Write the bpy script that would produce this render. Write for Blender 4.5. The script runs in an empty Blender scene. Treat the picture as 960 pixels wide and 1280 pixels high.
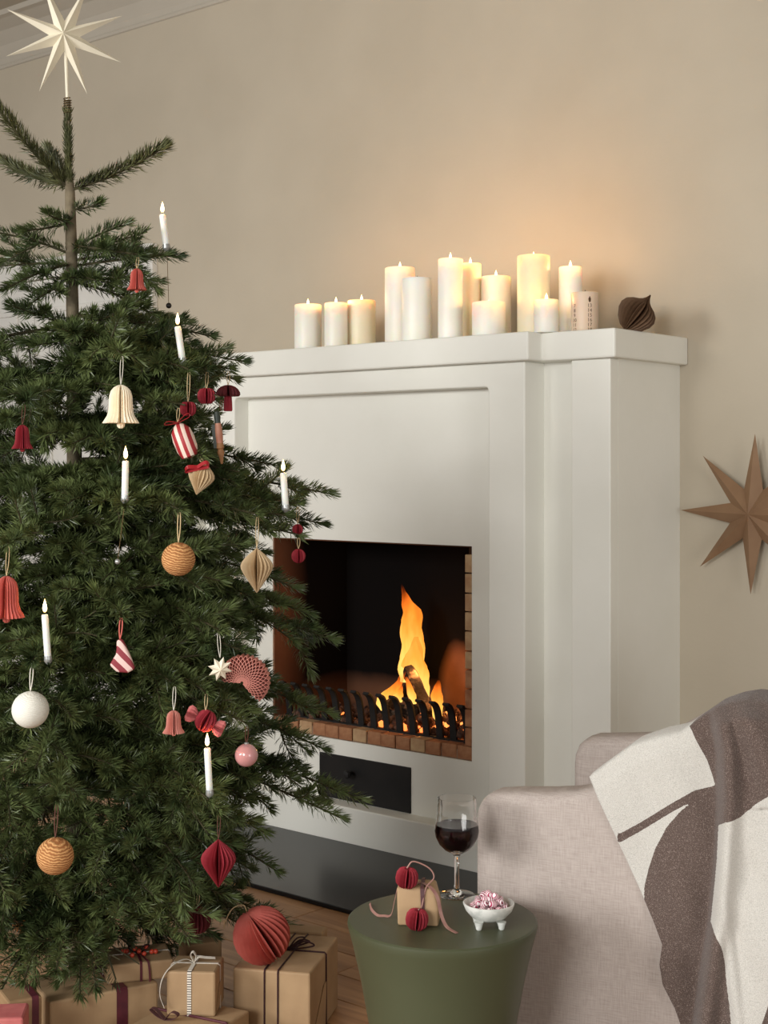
import bpy, bmesh, math, random
import numpy as np
from mathutils import Vector, Matrix

random.seed(4)
RNG = np.random.default_rng(11)
scene = bpy.context.scene
COL = scene.collection
PI = math.pi
FPX, CAMH, HY = 1800.0, 1.08, 583.0          # focal length in pixels, camera height, horizon row
YAW = math.radians(40.5)                      # room turned against the camera

# ------------------------------------------------------------------ camera
cam_d = bpy.data.cameras.new('camera')
cam_d.sensor_fit = 'VERTICAL'
cam_d.sensor_height = 36.0
cam_d.lens = 36.0 * FPX / 1280.0
cam_d.shift_y = (HY - 640.0) / 1280.0
cam_d.clip_start = 0.05
cam = bpy.data.objects.new('camera', cam_d)
cam.location = (0, 0, CAMH)
cam.rotation_euler = (PI / 2, 0, 0)
COL.objects.link(cam)
scene.camera = cam

# ------------------------------------------------------------------ world, lights, exposure
world = bpy.data.worlds.new('world')
scene.world = world
world.use_nodes = True
bg = world.node_tree.nodes['Background']
bg.inputs['Color'].default_value = (1.0, 0.985, 0.945, 1)
bg.inputs['Strength'].default_value = 0.52

def area_light(name, loc, target, sx, sy, power, color):
    d = bpy.data.lights.new(name, 'AREA')
    d.shape = 'RECTANGLE'
    d.size, d.size_y = sx, sy
    d.energy = power
    d.color = color
    o = bpy.data.objects.new(name, d)
    o.location = loc
    o.rotation_euler = (Vector(target) - Vector(loc)).to_track_quat('-Z', 'Y').to_euler()
    COL.objects.link(o)
    return o

key = area_light('window_daylight', (-4.0, 0.0, 1.8), (0.2, 3.6, 0.6), 1.6, 1.1, 66, (1.0, 0.995, 0.975))
key.data.spread = math.radians(120)
front = area_light('front_window_daylight', (-2.0, -1.7, 1.8), (0.4, 3.6, 0.6), 1.4, 1.1, 46, (1.0, 0.995, 0.975))
front.data.spread = math.radians(120)
second = area_light('right_fill_light', (2.6, -1.2, 1.0), (0.7, 3.4, 0.7), 1.4, 1.4, 8, (1.0, 0.99, 0.965))  # added fill from behind right, brightens the chimney side and right wall
second.data.spread = math.radians(80)

vs = scene.view_settings
vs.view_transform = 'Standard'
vs.look = 'None'
vs.exposure = 0.0
vs.gamma = 1.0
vs.use_curve_mapping = False

# ------------------------------------------------------------------ helpers
def lin(c):
    c = c / 255.0
    return c / 12.92 if c <= 0.04045 else ((c + 0.055) / 1.055) ** 2.4

def rgb(r, g, b):
    return (lin(r), lin(g), lin(b), 1.0)

def W(px, py, D):
    """a pixel of the photograph at depth D, as a point of the scene"""
    return Vector(((px - 480.0) / FPX * D, D, CAMH + (HY - py) / FPX * D))

CY, SY = math.cos(YAW), math.sin(YAW)
def RM(X, Y, Z=0.0):
    """room frame (X along the chimney front, Y into the wall) -> scene"""
    return Vector((X * CY + Y * SY, -X * SY + Y * CY, Z))

def room_D(px, Y):
    a = (px - 480.0) / FPX
    return Y / (CY + SY * a)

def room_X(px, Y):
    a = (px - 480.0) / FPX
    return (-SY + CY * a) * room_D(px, Y)

def link(o, parent=None):
    COL.objects.link(o)
    if parent is not None:
        o.parent = parent
    return o

def tag(o, label=None, cat=None, group=None, kind=None):
    if label: o['label'] = label
    if cat: o['category'] = cat
    if group: o['group'] = group
    if kind: o['kind'] = kind
    return o

def thing(name, label, cat, loc=(0, 0, 0), rotz=0.0, group=None):
    o = bpy.data.objects.new(name, None)
    o.empty_display_size = 0.05
    o.location = loc
    o.rotation_euler = (0, 0, rotz)
    COL.objects.link(o)
    return tag(o, label, cat, group)

def finish(name, me, mat, parent=None, smooth=False):
    if mat is not None:
        for m in (mat if isinstance(mat, (list, tuple)) else [mat]):
            me.materials.append(m)
    if smooth:
        me.polygons.foreach_set('use_smooth', [True] * len(me.polygons))
    me.update()
    return link(bpy.data.objects.new(name, me), parent)

class MB:
    """collects shapes, becomes one mesh"""
    def __init__(self):
        self.v, self.f, self.m = [], [], []
    def add(self, vs_, fs_, mi=0):
        n = len(self.v)
        self.v += [tuple(p) for p in vs_]
        self.f += [tuple(i + n for i in f) for f in fs_]
        self.m += [mi] * len(fs_)
        return self
    def box(self, x0, x1, y0, y1, z0, z1, M=None, mi=0):
        p = [Vector((x, y, z)) for z in (z0, z1) for y in (y0, y1) for x in (x0, x1)]
        if M is not None: p = [M @ q for q in p]
        return self.add(p, [(0, 2, 3, 1), (4, 5, 7, 6), (0, 1, 5, 4), (2, 6, 7, 3), (0, 4, 6, 2), (1, 3, 7, 5)], mi)
    def lathe(self, prof, n=32, M=None, mi=0, cap=True):
        vs_, fs_ = [], []
        for r, z in prof:
            for k in range(n):
                a = 2 * PI * k / n
                vs_.append(Vector((r * math.cos(a), r * math.sin(a), z)))
        for i in range(len(prof) - 1):
            for k in range(n):
                k2 = (k + 1) % n
                fs_.append((i * n + k, i * n + k2, (i + 1) * n + k2, (i + 1) * n + k))
        if cap:
            fs_.append(tuple(range(n - 1, -1, -1)))
            fs_.append(tuple((len(prof) - 1) * n + k for k in range(n)))
        if M is not None: vs_ = [M @ q for q in vs_]
        return self.add(vs_, fs_, mi)
    def tube(self, pts, r, n=6, mi=0):
        pts = [Vector(p) for p in pts]
        rs = r if isinstance(r, (list, tuple)) else [r] * len(pts)
        vs_, fs_ = [], []
        prev = None
        for i, p in enumerate(pts):
            t = (pts[min(i + 1, len(pts) - 1)] - pts[max(i - 1, 0)])
            if t.length < 1e-9: t = Vector((0, 0, 1))
            t.normalize()
            if prev is None:
                up = Vector((0, 0, 1)) if abs(t.z) < 0.9 else Vector((1, 0, 0))
                a = t.cross(up).normalized()
            else:
                a = (prev - t * prev.dot(t)).normalized()
            prev = a
            b = t.cross(a)
            for k in range(n):
                w = 2 * PI * k / n
                vs_.append(p + (a * math.cos(w) + b * math.sin(w)) * rs[i])
        for i in range(len(pts) - 1):
            for k in range(n):
                k2 = (k + 1) % n
                fs_.append((i * n + k, i * n + k2, (i + 1) * n + k2, (i + 1) * n + k))
        fs_.append(tuple(range(n - 1, -1, -1)))
        fs_.append(tuple((len(pts) - 1) * n + k for k in range(n)))
        return self.add(vs_, fs_, mi)
    def ribbon(self, pts, width, wdir, th=0.0008, mi=0):
        pts = [Vector(p) for p in pts]
        vs_, fs_ = [], []
        for i, p in enumerate(pts):
            t = (pts[min(i + 1, len(pts) - 1)] - pts[max(i - 1, 0)]).normalized()
            w = Vector(wdir[i] if isinstance(wdir, list) else wdir)
            w = (w - t * w.dot(t))
            if w.length < 1e-6: w = t.orthogonal()
            w.normalize()
            nn = t.cross(w)
            for sx, sn in ((-1, -1), (1, -1), (1, 1), (-1, 1)):
                vs_.append(p + w * sx * width / 2 + nn * sn * th / 2)
        for i in range(len(pts) - 1):
            for k in range(4):
                k2 = (k + 1) % 4
                fs_.append((i * 4 + k, i * 4 + k2, (i + 1) * 4 + k2, (i + 1) * 4 + k))
        m = (len(pts) - 1) * 4
        fs_ += [(3, 2, 1, 0), (m, m + 1, m + 2, m + 3)]
        return self.add(vs_, fs_, mi)
    def build(self, name, mat, parent=None, smooth=False, bevel=0.0, seg=2, angle=40):
        me = bpy.data.meshes.new(name)
        me.from_pydata(self.v, [], self.f)
        if any(self.m):
            me.polygons.foreach_set('material_index', self.m)
        bm = bmesh.new(); bm.from_mesh(me)
        bmesh.ops.recalc_face_normals(bm, faces=bm.faces)
        if bevel > 0:
            bmesh.ops.remove_doubles(bm, verts=bm.verts, dist=1e-5)
            es = [e for e in bm.edges if len(e.link_faces) == 2 and e.calc_face_angle(0) > math.radians(angle)]
            bmesh.ops.bevel(bm, geom=es, offset=bevel, segments=seg, profile=0.5, affect='EDGES', clamp_overlap=True)
        bm.to_mesh(me); bm.free()
        o = finish(name, me, mat, parent)
        if smooth:
            try:
                me.polygons.foreach_set('use_smooth', [True] * len(me.polygons))
                me.set_sharp_from_angle(angle=math.radians(38))
            except Exception:
                pass
        return o

def bez(p0, p1, p2, n=8):
    p0, p1, p2 = Vector(p0), Vector(p1), Vector(p2)
    return [(1 - t) ** 2 * p0 + 2 * t * (1 - t) * p1 + t * t * p2 for t in [i / n for i in range(n + 1)]]

def smooth_pts(pts, n=6):
    """Catmull-Rom through points"""
    P = [Vector(p) for p in pts]
    P = [2 * P[0] - P[1]] + P + [2 * P[-1] - P[-2]]
    out = []
    for i in range(1, len(P) - 2):
        a, b, c, d = P[i - 1], P[i], P[i + 1], P[i + 2]
        for k in range(n):
            t = k / n
            out.append(0.5 * ((2 * b) + (c - a) * t + (2 * a - 5 * b + 4 * c - d) * t * t + (3 * b - a - 3 * c + d) * t ** 3))
    out.append(P[-2])
    return out

# ------------------------------------------------------------------ materials
def mat_new(name):
    m = bpy.data.materials.new(name)
    m.use_nodes = True
    nt = m.node_tree
    return m, nt, nt.nodes['Principled BSDF']

def mat(name, c1, c2=None, rough=0.6, scale=20.0, bump=0.0, bscale=None, stretch=(1, 1, 1), metal=0.0, spec=0.4,
        sss=0.0, sss_r=(0.02, 0.012, 0.006), sheen=0.0, detail=4.0, lo=0.35, hi=0.65, coat=0.0, trans=0.0):
    m, nt, p = mat_new(name)
    N, L = nt.nodes, nt.links
    tc = N.new('ShaderNodeTexCoord')
    mp = N.new('ShaderNodeMapping'); mp.inputs['Scale'].default_value = stretch
    L.new(tc.outputs['Object'], mp.inputs['Vector'])
    p.inputs['Roughness'].default_value = rough
    p.inputs['Metallic'].default_value = metal
    p.inputs['Specular IOR Level'].default_value = spec
    p.inputs['Base Color'].default_value = c1
    if coat: p.inputs['Coat Weight'].default_value = coat
    if c2 is not None:
        nz = N.new('ShaderNodeTexNoise'); nz.inputs['Scale'].default_value = scale; nz.inputs['Detail'].default_value = detail
        L.new(mp.outputs[0], nz.inputs['Vector'])
        cr = N.new('ShaderNodeValToRGB')
        cr.color_ramp.elements[0].position, cr.color_ramp.elements[1].position = lo, hi
        cr.color_ramp.elements[0].color, cr.color_ramp.elements[1].color = c1, c2
        L.new(nz.outputs['Fac'], cr.inputs['Fac'])
        L.new(cr.outputs['Color'], p.inputs['Base Color'])
    if bump:
        nb = N.new('ShaderNodeTexNoise'); nb.inputs['Scale'].default_value = bscale or scale * 3; nb.inputs['Detail'].default_value = 5
        L.new(mp.outputs[0], nb.inputs['Vector'])
        b = N.new('ShaderNodeBump'); b.inputs['Strength'].default_value = bump; b.inputs['Distance'].default_value = 0.004
        L.new(nb.outputs['Fac'], b.inputs['Height']); L.new(b.outputs['Normal'], p.inputs['Normal'])
    if sss:
        p.inputs['Subsurface Weight'].default_value = sss
        p.inputs['Subsurface Radius'].default_value = sss_r
        p.inputs['Subsurface Scale'].default_value = 1.0
    if sheen: p.inputs['Sheen Weight'].default_value = sheen
    if trans: p.inputs['Transmission Weight'].default_value = trans
    return m

def mat_stripes(name, c1, c2, scale, axis='X', rough=0.5, distort=0.0, width=0.5):
    m, nt, p = mat_new(name)
    N, L = nt.nodes, nt.links
    tc = N.new('ShaderNodeTexCoord')
    w = N.new('ShaderNodeTexWave'); w.bands_direction = axis
    w.inputs['Scale'].default_value = scale; w.inputs['Distortion'].default_value = distort
    L.new(tc.outputs['Object'], w.inputs['Vector'])
    cr = N.new('ShaderNodeValToRGB'); cr.color_ramp.interpolation = 'CONSTANT'
    cr.color_ramp.elements[1].position = width
    cr.color_ramp.elements[0].color, cr.color_ramp.elements[1].color = c1, c2
    L.new(w.outputs['Fac'], cr.inputs['Fac']); L.new(cr.outputs['Color'], p.inputs['Base Color'])
    p.inputs['Roughness'].default_value = rough
    return m

def mat_thread(name, c1, c2, scale, rough=0.85, bump=0.6):
    m, nt, p = mat_new(name)
    N, L = nt.nodes, nt.links
    tc = N.new('ShaderNodeTexCoord')
    w = N.new('ShaderNodeTexWave'); w.bands_direction = 'Z'
    w.inputs['Scale'].default_value = scale; w.inputs['Distortion'].default_value = 5.0; w.inputs['Detail Scale'].default_value = 1.6
    w.inputs['Detail'].default_value = 3
    L.new(tc.outputs['Object'], w.inputs['Vector'])
    cr = N.new('ShaderNodeValToRGB')
    cr.color_ramp.elements[0].color, cr.color_ramp.elements[1].color = c1, c2
    L.new(w.outputs['Fac'], cr.inputs['Fac']); L.new(cr.outputs['Color'], p.inputs['Base Color'])
    b = N.new('ShaderNodeBump'); b.inputs['Strength'].default_value = bump; b.inputs['Distance'].default_value = 0.002
    L.new(w.outputs['Fac'], b.inputs['Height']); L.new(b.outputs['Normal'], p.inputs['Normal'])
    p.inputs['Roughness'].default_value = rough
    return m

def mat_emit(name, ramp, strength, axis='Z', noise=0.0):
    """light given off by a flame, hot at the foot and orange at the tip"""
    m = bpy.data.materials.new(name); m.use_nodes = True
    nt = m.node_tree; N, L = nt.nodes, nt.links
    for n in list(N): N.remove(n)
    out = N.new('ShaderNodeOutputMaterial')
    em = N.new('ShaderNodeEmission'); em.inputs['Strength'].default_value = strength
    tc = N.new('ShaderNodeTexCoord'); sp = N.new('ShaderNodeSeparateXYZ')
    L.new(tc.outputs['Generated'], sp.inputs[0])
    cr = N.new('ShaderNodeValToRGB')
    els = cr.color_ramp.elements
    while len(els) < len(ramp): els.new(0.5)
    for e, (pos, c) in zip(els, ramp): e.position = pos; e.color = c
    src = sp.outputs['Z']
    if noise:
        nz = N.new('ShaderNodeTexNoise'); nz.inputs['Scale'].default_value = 26; nz.inputs['Detail'].default_value = 3
        mp = N.new('ShaderNodeMapping'); mp.inputs['Scale'].default_value = (1, 1, 0.25)
        L.new(tc.outputs['Object'], mp.inputs[0]); L.new(mp.outputs[0], nz.inputs['Vector'])
        ma = N.new('ShaderNodeMath'); ma.operation = 'MULTIPLY_ADD'; ma.inputs[1].default_value = noise; 
        L.new(nz.outputs['Fac'], ma.inputs[0]); L.new(src, ma.inputs[2])
        mb = N.new('ShaderNodeMath'); mb.operation = 'SUBTRACT'; mb.inputs[1].default_value = noise * 0.5
        L.new(ma.outputs[0], mb.inputs[0]); src = mb.outputs[0]
    L.new(src, cr.inputs['Fac'])
    L.new(cr.outputs['Color'], em.inputs['Color'])
    if noise:
        tr = N.new('ShaderNodeBsdfTransparent'); mx = N.new('ShaderNodeMixShader')
        L.new(cr.outputs['Alpha'], mx.inputs['Fac']); L.new(tr.outputs[0], mx.inputs[1]); L.new(em.outputs[0], mx.inputs[2])
        L.new(mx.outputs[0], out.inputs['Surface'])
    else:
        L.new(em.outputs[0], out.inputs['Surface'])
    return m

M = {}
M['wall'] = mat('wall_paint', rgb(190, 180, 162), rgb(184, 174, 156), rough=0.9, scale=3, bump=0.12, bscale=90, spec=0.2)
M['ceiling'] = mat('ceiling_paint', rgb(186, 179, 166), rgb(180, 173, 160), rough=0.9, scale=3, spec=0.2)
M['white'] = mat('white_plaster', rgb(236, 235, 227), rgb(231, 230, 221), rough=0.6, scale=4, bump=0.12, bscale=45, spec=0.35)
M['door'] = mat('white_door_paint', rgb(224, 222, 216), rgb(214, 212, 206), rough=0.45, scale=5)
M['black_steel'] = mat('black_steel', rgb(16, 15, 15), rgb(24, 22, 21), rough=0.5, scale=14, metal=0.0, spec=0.3)
M['iron'] = mat('cast_iron', rgb(12, 11, 11), rgb(26, 23, 21), rough=0.65, scale=40, bump=0.2)
M['hearth'] = mat('hearth_slate', rgb(17, 17, 18), rgb(24, 24, 25), rough=0.28, scale=6, spec=0.32)
M['brick'] = mat('brick', rgb(146, 96, 66), rgb(178, 130, 94), rough=0.9, scale=30, bump=0.5, bscale=120)
M['brick_pale'] = mat('brick_pale', rgb(190, 160, 122), rgb(168, 130, 96), rough=0.9, scale=30, bump=0.5, bscale=120)
M['mortar'] = mat('mortar', rgb(150, 128, 108), rgb(120, 98, 82), rough=0.95, scale=40)
M['wood_floor'] = None
M['kraft'] = mat('kraft_paper', rgb(176, 146, 110), rgb(162, 132, 98), rough=0.7, scale=14, bump=0.25, bscale=30)
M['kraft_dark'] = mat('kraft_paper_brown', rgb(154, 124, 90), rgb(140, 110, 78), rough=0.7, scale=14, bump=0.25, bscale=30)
M['maroon'] = mat('maroon_ribbon', rgb(92, 34, 44), rgb(78, 28, 38), rough=0.6, scale=60)
M['twine'] = mat('dark_twine', rgb(66, 34, 38), rgb(48, 26, 28), rough=0.8, scale=200)
M['string'] = mat('hanging_string', rgb(196, 172, 132), None, rough=0.8)
M['string_white'] = mat('white_string', rgb(214, 208, 196), None, rough=0.8)
M['string_dark'] = mat('dark_string', rgb(92, 56, 44), None, rough=0.8)
M['rose_ribbon'] = mat('rose_ribbon', rgb(168, 128, 116), rgb(142, 100, 92), rough=0.55, scale=50)
M['plum_ribbon'] = mat('plum_ribbon', rgb(92, 58, 58), rgb(76, 46, 48), rough=0.55, scale=50)
M['ribbon_dash'] = mat_stripes('dotted_ribbon', rgb(52, 44, 44), rgb(226, 218, 204), 70, 'Z', 0.6, width=0.25)
M['ribbon_white'] = mat('white_ribbon', rgb(222, 214, 200), rgb(210, 200, 186), rough=0.6, scale=40)
M['green'] = mat('green_lacquer', rgb(76, 80, 58), rgb(71, 75, 54), rough=0.42, scale=5, spec=0.4)
M['wax'] = mat('candle_wax', rgb(246, 243, 233), rgb(242, 238, 226), rough=0.4, scale=8, sss=0.5, sss_r=(0.03, 0.018, 0.008))
M['wax_cream'] = mat('cream_candle_wax', rgb(244, 234, 208), rgb(238, 226, 196), rough=0.4, scale=8, sss=0.5, sss_r=(0.03, 0.018, 0.008))
M['wax_blush'] = mat('blush_candle_wax', rgb(232, 208, 184), rgb(226, 200, 174), rough=0.4, scale=8, sss=0.5, sss_r=(0.03, 0.018, 0.008))
M['wick'] = mat('wick', rgb(40, 32, 28), None, rough=0.9)
M['print'] = mat('candle_print', rgb(84, 54, 30), None, rough=0.6)
M['flame'] = mat_emit('candle_flame', [(0.0, (1.0, 0.42, 0.10, 1)), (0.22, (1.0, 0.72, 0.34, 1)), (0.5, (1.0, 0.88, 0.6, 1)), (1.0, (1.0, 0.55, 0.15, 1))], 6.0)
M['p_red'] = mat('red_paper', rgb(150, 38, 50), rgb(136, 32, 44), rough=0.75, scale=30)
M['p_dark'] = mat('dark_red_paper', rgb(92, 22, 28), rgb(80, 18, 24), rough=0.75, scale=30)
M['p_coral'] = mat('coral_paper', rgb(200, 104, 93), rgb(186, 90, 80), rough=0.75, scale=30)
M['p_pink'] = mat('pink_paper', rgb(206, 138, 124), rgb(194, 124, 112), rough=0.75, scale=30)
M['p_rose'] = mat('rose_paper', rgb(196, 112, 108), rgb(178, 92, 92), rough=0.75, scale=30)
M['p_cream'] = mat('cream_paper', rgb(248, 238, 216), rgb(242, 230, 206), rough=0.75, scale=30)
M['p_beige'] = mat('beige_paper', rgb(206, 182, 146), rgb(194, 168, 130), rough=0.75, scale=30)
M['p_brown'] = mat('brown_paper', rgb(104, 78, 56), rgb(92, 68, 48), rough=0.7, scale=30)
M['p_star'] = mat('white_star_paper', rgb(228, 220, 200), rgb(220, 212, 190), rough=0.7, scale=12)
M['p_wallstar'] = mat('brown_star_paper', rgb(140, 110, 82), rgb(128, 98, 72), rough=0.6, scale=10)
M['jute'] = mat_thread('wound_jute', rgb(150, 92, 46), rgb(220, 166, 108), 75)
M['wool'] = mat_thread('wound_white_wool', rgb(222, 220, 208), rgb(236, 234, 224), 150, bump=0.3)
M['glass_pink'] = mat('pink_bauble_glass', rgb(206, 150, 150), rgb(200, 142, 142), rough=0.15, scale=4, spec=0.6, coat=0.5)
M['berry'] = mat('red_berry', rgb(176, 52, 40), rgb(196, 74, 52), rough=0.3, scale=60)
M['figure_grey'] = mat('dark_green_paint', rgb(44, 52, 46), rgb(56, 62, 54), rough=0.5, scale=40)
M['figure_pink'] = mat('salmon_paint', rgb(186, 132, 108), rgb(170, 110, 88), rough=0.5, scale=50)
M['figure_tan'] = mat('tan_wood', rgb(158, 112, 72), rgb(132, 88, 56), rough=0.6, scale=60)
M['red_bow'] = mat('glossy_red_ribbon', rgb(160, 34, 40), rgb(130, 24, 32), rough=0.3, scale=30)
M['stripe_red'] = mat_stripes('red_white_stripes', rgb(160, 40, 46), rgb(228, 206, 192), 24, 'X', 0.5)
M['stripe_sock'] = mat_stripes('maroon_white_stripes', rgb(134, 44, 54), rgb(222, 190, 182), 24, 'DIAGONAL', 0.7, 0.6)
M['metal'] = mat('brass_wire', rgb(120, 100, 70), None, rough=0.35, metal=0.9)
M['bead_dark'] = mat('dark_bead', rgb(34, 30, 28), None, rough=0.4)
M['bead_grey'] = mat('grey_bead', rgb(176, 178, 176), None, rough=0.3, metal=0.6)
M['ceramic'] = mat('speckled_ceramic', rgb(226, 226, 220), rgb(202, 204, 198), rough=0.3, scale=70, lo=0.42, hi=0.6)
M['chair'] = None
M['bark'] = mat('fir_bark', rgb(128, 116, 94), rgb(84, 74, 58), rough=0.9, scale=30, bump=0.4)
M['twig'] = mat('fir_twig', rgb(74, 68, 44), rgb(54, 50, 32), rough=0.9, scale=40)
M['needle'] = mat('fir_needles', rgb(52, 66, 37), rgb(102, 114, 68), rough=0.38, scale=9, spec=0.45, detail=6)
M['needle_dark'] = mat('fir_needles_top', rgb(62, 66, 42), rgb(98, 100, 64), rough=0.45, scale=14, spec=0.4)
M['log'] = mat('charred_log', rgb(34, 26, 22), rgb(150, 124, 104), rough=0.95, scale=26, bump=0.8, stretch=(1, 1, 1), lo=0.5, hi=0.66)
M['ash'] = mat('ash', rgb(120, 84, 66), rgb(64, 46, 40), rough=0.95, scale=50, bump=0.5)

def mat_glass(name, color=(1, 1, 1, 1), ior=1.45, rough=0.0):
    m, nt, p = mat_new(name)
    p.inputs['Base Color'].default_value = color
    p.inputs['Roughness'].default_value = rough
    p.inputs['Transmission Weight'].default_value = 1.0
    p.inputs['IOR'].default_value = ior
    return m
M['glass'] = mat_glass('clear_glass')
M['wine'] = mat('red_wine', rgb(26, 6, 10), None, rough=0.08, spec=0.2)

def mat_planks():
    m, nt, p = mat_new('oak_planks')
    N, L = nt.nodes, nt.links
    tc = N.new('ShaderNodeTexCoord'); oi = N.new('ShaderNodeObjectInfo')
    add = N.new('ShaderNodeVectorMath'); add.operation = 'MULTIPLY_ADD'
    cmb = N.new('ShaderNodeCombineXYZ')
    for i in range(3): L.new(oi.outputs['Random'], cmb.inputs[i])
    mp = N.new('ShaderNodeMapping'); mp.inputs['Scale'].default_value = (1.6, 16, 16)
    L.new(cmb.outputs[0], add.inputs[0]); add.inputs[1].default_value = (31, 17, 9)
    L.new(tc.outputs['Object'], add.inputs[2]); L.new(add.outputs[0], mp.inputs[0])
    nz = N.new('ShaderNodeTexNoise'); nz.inputs['Scale'].default_value = 2.2; nz.inputs['Detail'].default_value = 7; nz.inputs['Distortion'].default_value = 0.8
    L.new(mp.outputs[0], nz.inputs['Vector'])
    cr = N.new('ShaderNodeValToRGB')
    cr.color_ramp.elements[0].position, cr.color_ramp.elements[1].position = 0.3, 0.72
    cr.color_ramp.elements[0].color, cr.color_ramp.elements[1].color = rgb(148, 106, 70), rgb(196, 152, 108)
    L.new(nz.outputs['Fac'], cr.inputs['Fac'])
    hs = N.new('ShaderNodeHueSaturation')
    mr = N.new('ShaderNodeMapRange'); mr.inputs['To Min'].default_value = 0.78; mr.inputs['To Max'].default_value = 1.12
    L.new(oi.outputs['Random'], mr.inputs['Value']); L.new(mr.outputs[0], hs.inputs['Value'])
    L.new(cr.outputs['Color'], hs.inputs['Color']); L.new(hs.outputs['Color'], p.inputs['Base Color'])
    p.inputs['Roughness'].default_value = 0.5
    return m
M['wood_floor'] = mat_planks()

def mat_linen(name, c1, c2, scale=620.0):
    m, nt, p = mat_new(name)
    N, L = nt.nodes, nt.links
    tc = N.new('ShaderNodeTexCoord')
    def streak(st):
        mp = N.new('ShaderNodeMapping'); mp.inputs['Scale'].default_value = st
        L.new(tc.outputs['Object'], mp.inputs[0])
        n = N.new('ShaderNodeTexNoise'); n.inputs['Scale'].default_value = scale; n.inputs['Detail'].default_value = 2
        L.new(mp.outputs[0], n.inputs['Vector']); return n
    a, b = streak((0.06, 0.06, 1.0)), streak((1.0, 1.0, 0.06))
    ad = N.new('ShaderNodeMath'); ad.operation = 'ADD'
    L.new(a.outputs['Fac'], ad.inputs[0]); L.new(b.outputs['Fac'], ad.inputs[1])
    hf = N.new('ShaderNodeMath'); hf.operation = 'MULTIPLY'; hf.inputs[1].default_value = 0.5
    L.new(ad.outputs[0], hf.inputs[0])
    cr = N.new('ShaderNodeValToRGB')
    cr.color_ramp.elements[0].position, cr.color_ramp.elements[1].position = 0.36, 0.62
    cr.color_ramp.elements[0].color, cr.color_ramp.elements[1].color = c1, c2
    L.new(hf.outputs[0], cr.inputs['Fac']); L.new(cr.outputs['Color'], p.inputs['Base Color'])
    bp = N.new('ShaderNodeBump'); bp.inputs['Strength'].default_value = 0.25; bp.inputs['Distance'].default_value = 0.002
    L.new(hf.outputs[0], bp.inputs['Height']); L.new(bp.outputs['Normal'], p.inputs['Normal'])
    p.inputs['Roughness'].default_value = 0.95
    p.inputs['Specular IOR Level'].default_value = 0.15
    return m
M['chair'] = mat_linen('beige_linen', rgb(166, 154, 147), rgb(185, 174, 167))

def mat_throw():
    """knitted throw: yarn colour from the pattern attribute, specks of the light yarn in the dark one"""
    m, nt, p = mat_new('knitted_throw')
    N, L = nt.nodes, nt.links
    at = N.new('ShaderNodeAttribute'); at.attribute_name = 'pattern'
    tc = N.new('ShaderNodeTexCoord')
    nz = N.new('ShaderNodeTexNoise'); nz.inputs['Scale'].default_value = 760; nz.inputs['Detail'].default_value = 1
    L.new(tc.outputs['Object'], nz.inputs['Vector'])
    def ramp(a, b, lo, hi):
        cr = N.new('ShaderNodeValToRGB')
        cr.color_ramp.elements[0].position, cr.color_ramp.elements[1].position = lo, hi
        cr.color_ramp.elements[0].color, cr.color_ramp.elements[1].color = a, b
        L.new(nz.outputs['Fac'], cr.inputs['Fac']); return cr
    dk = ramp(rgb(92, 78, 72), rgb(150, 134, 126), 0.52, 0.74)
    lt = ramp(rgb(186, 183, 176), rgb(212, 209, 202), 0.3, 0.6)
    gt = N.new('ShaderNodeMath'); gt.operation = 'GREATER_THAN'; gt.inputs[1].default_value = 0.5
    L.new(at.outputs['Fac'], gt.inputs[0])
    mx = N.new('ShaderNodeMix'); mx.data_type = 'RGBA'
    L.new(gt.outputs[0], mx.inputs['Factor']); L.new(lt.outputs['Color'], mx.inputs['A']); L.new(dk.outputs['Color'], mx.inputs['B'])
    L.new(mx.outputs['Result'], p.inputs['Base Color'])
    bp = N.new('ShaderNodeBump'); bp.inputs['Strength'].default_value = 0.5; bp.inputs['Distance'].default_value = 0.003
    L.new(nz.outputs['Fac'], bp.inputs['Height']); L.new(bp.outputs['Normal'], p.inputs['Normal'])
    p.inputs['Roughness'].default_value = 0.95
    p.inputs['Specular IOR Level'].default_value = 0.1
    p.inputs['Sheen Weight'].default_value = 0.2
    return m
M['throw'] = mat_throw()

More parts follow.
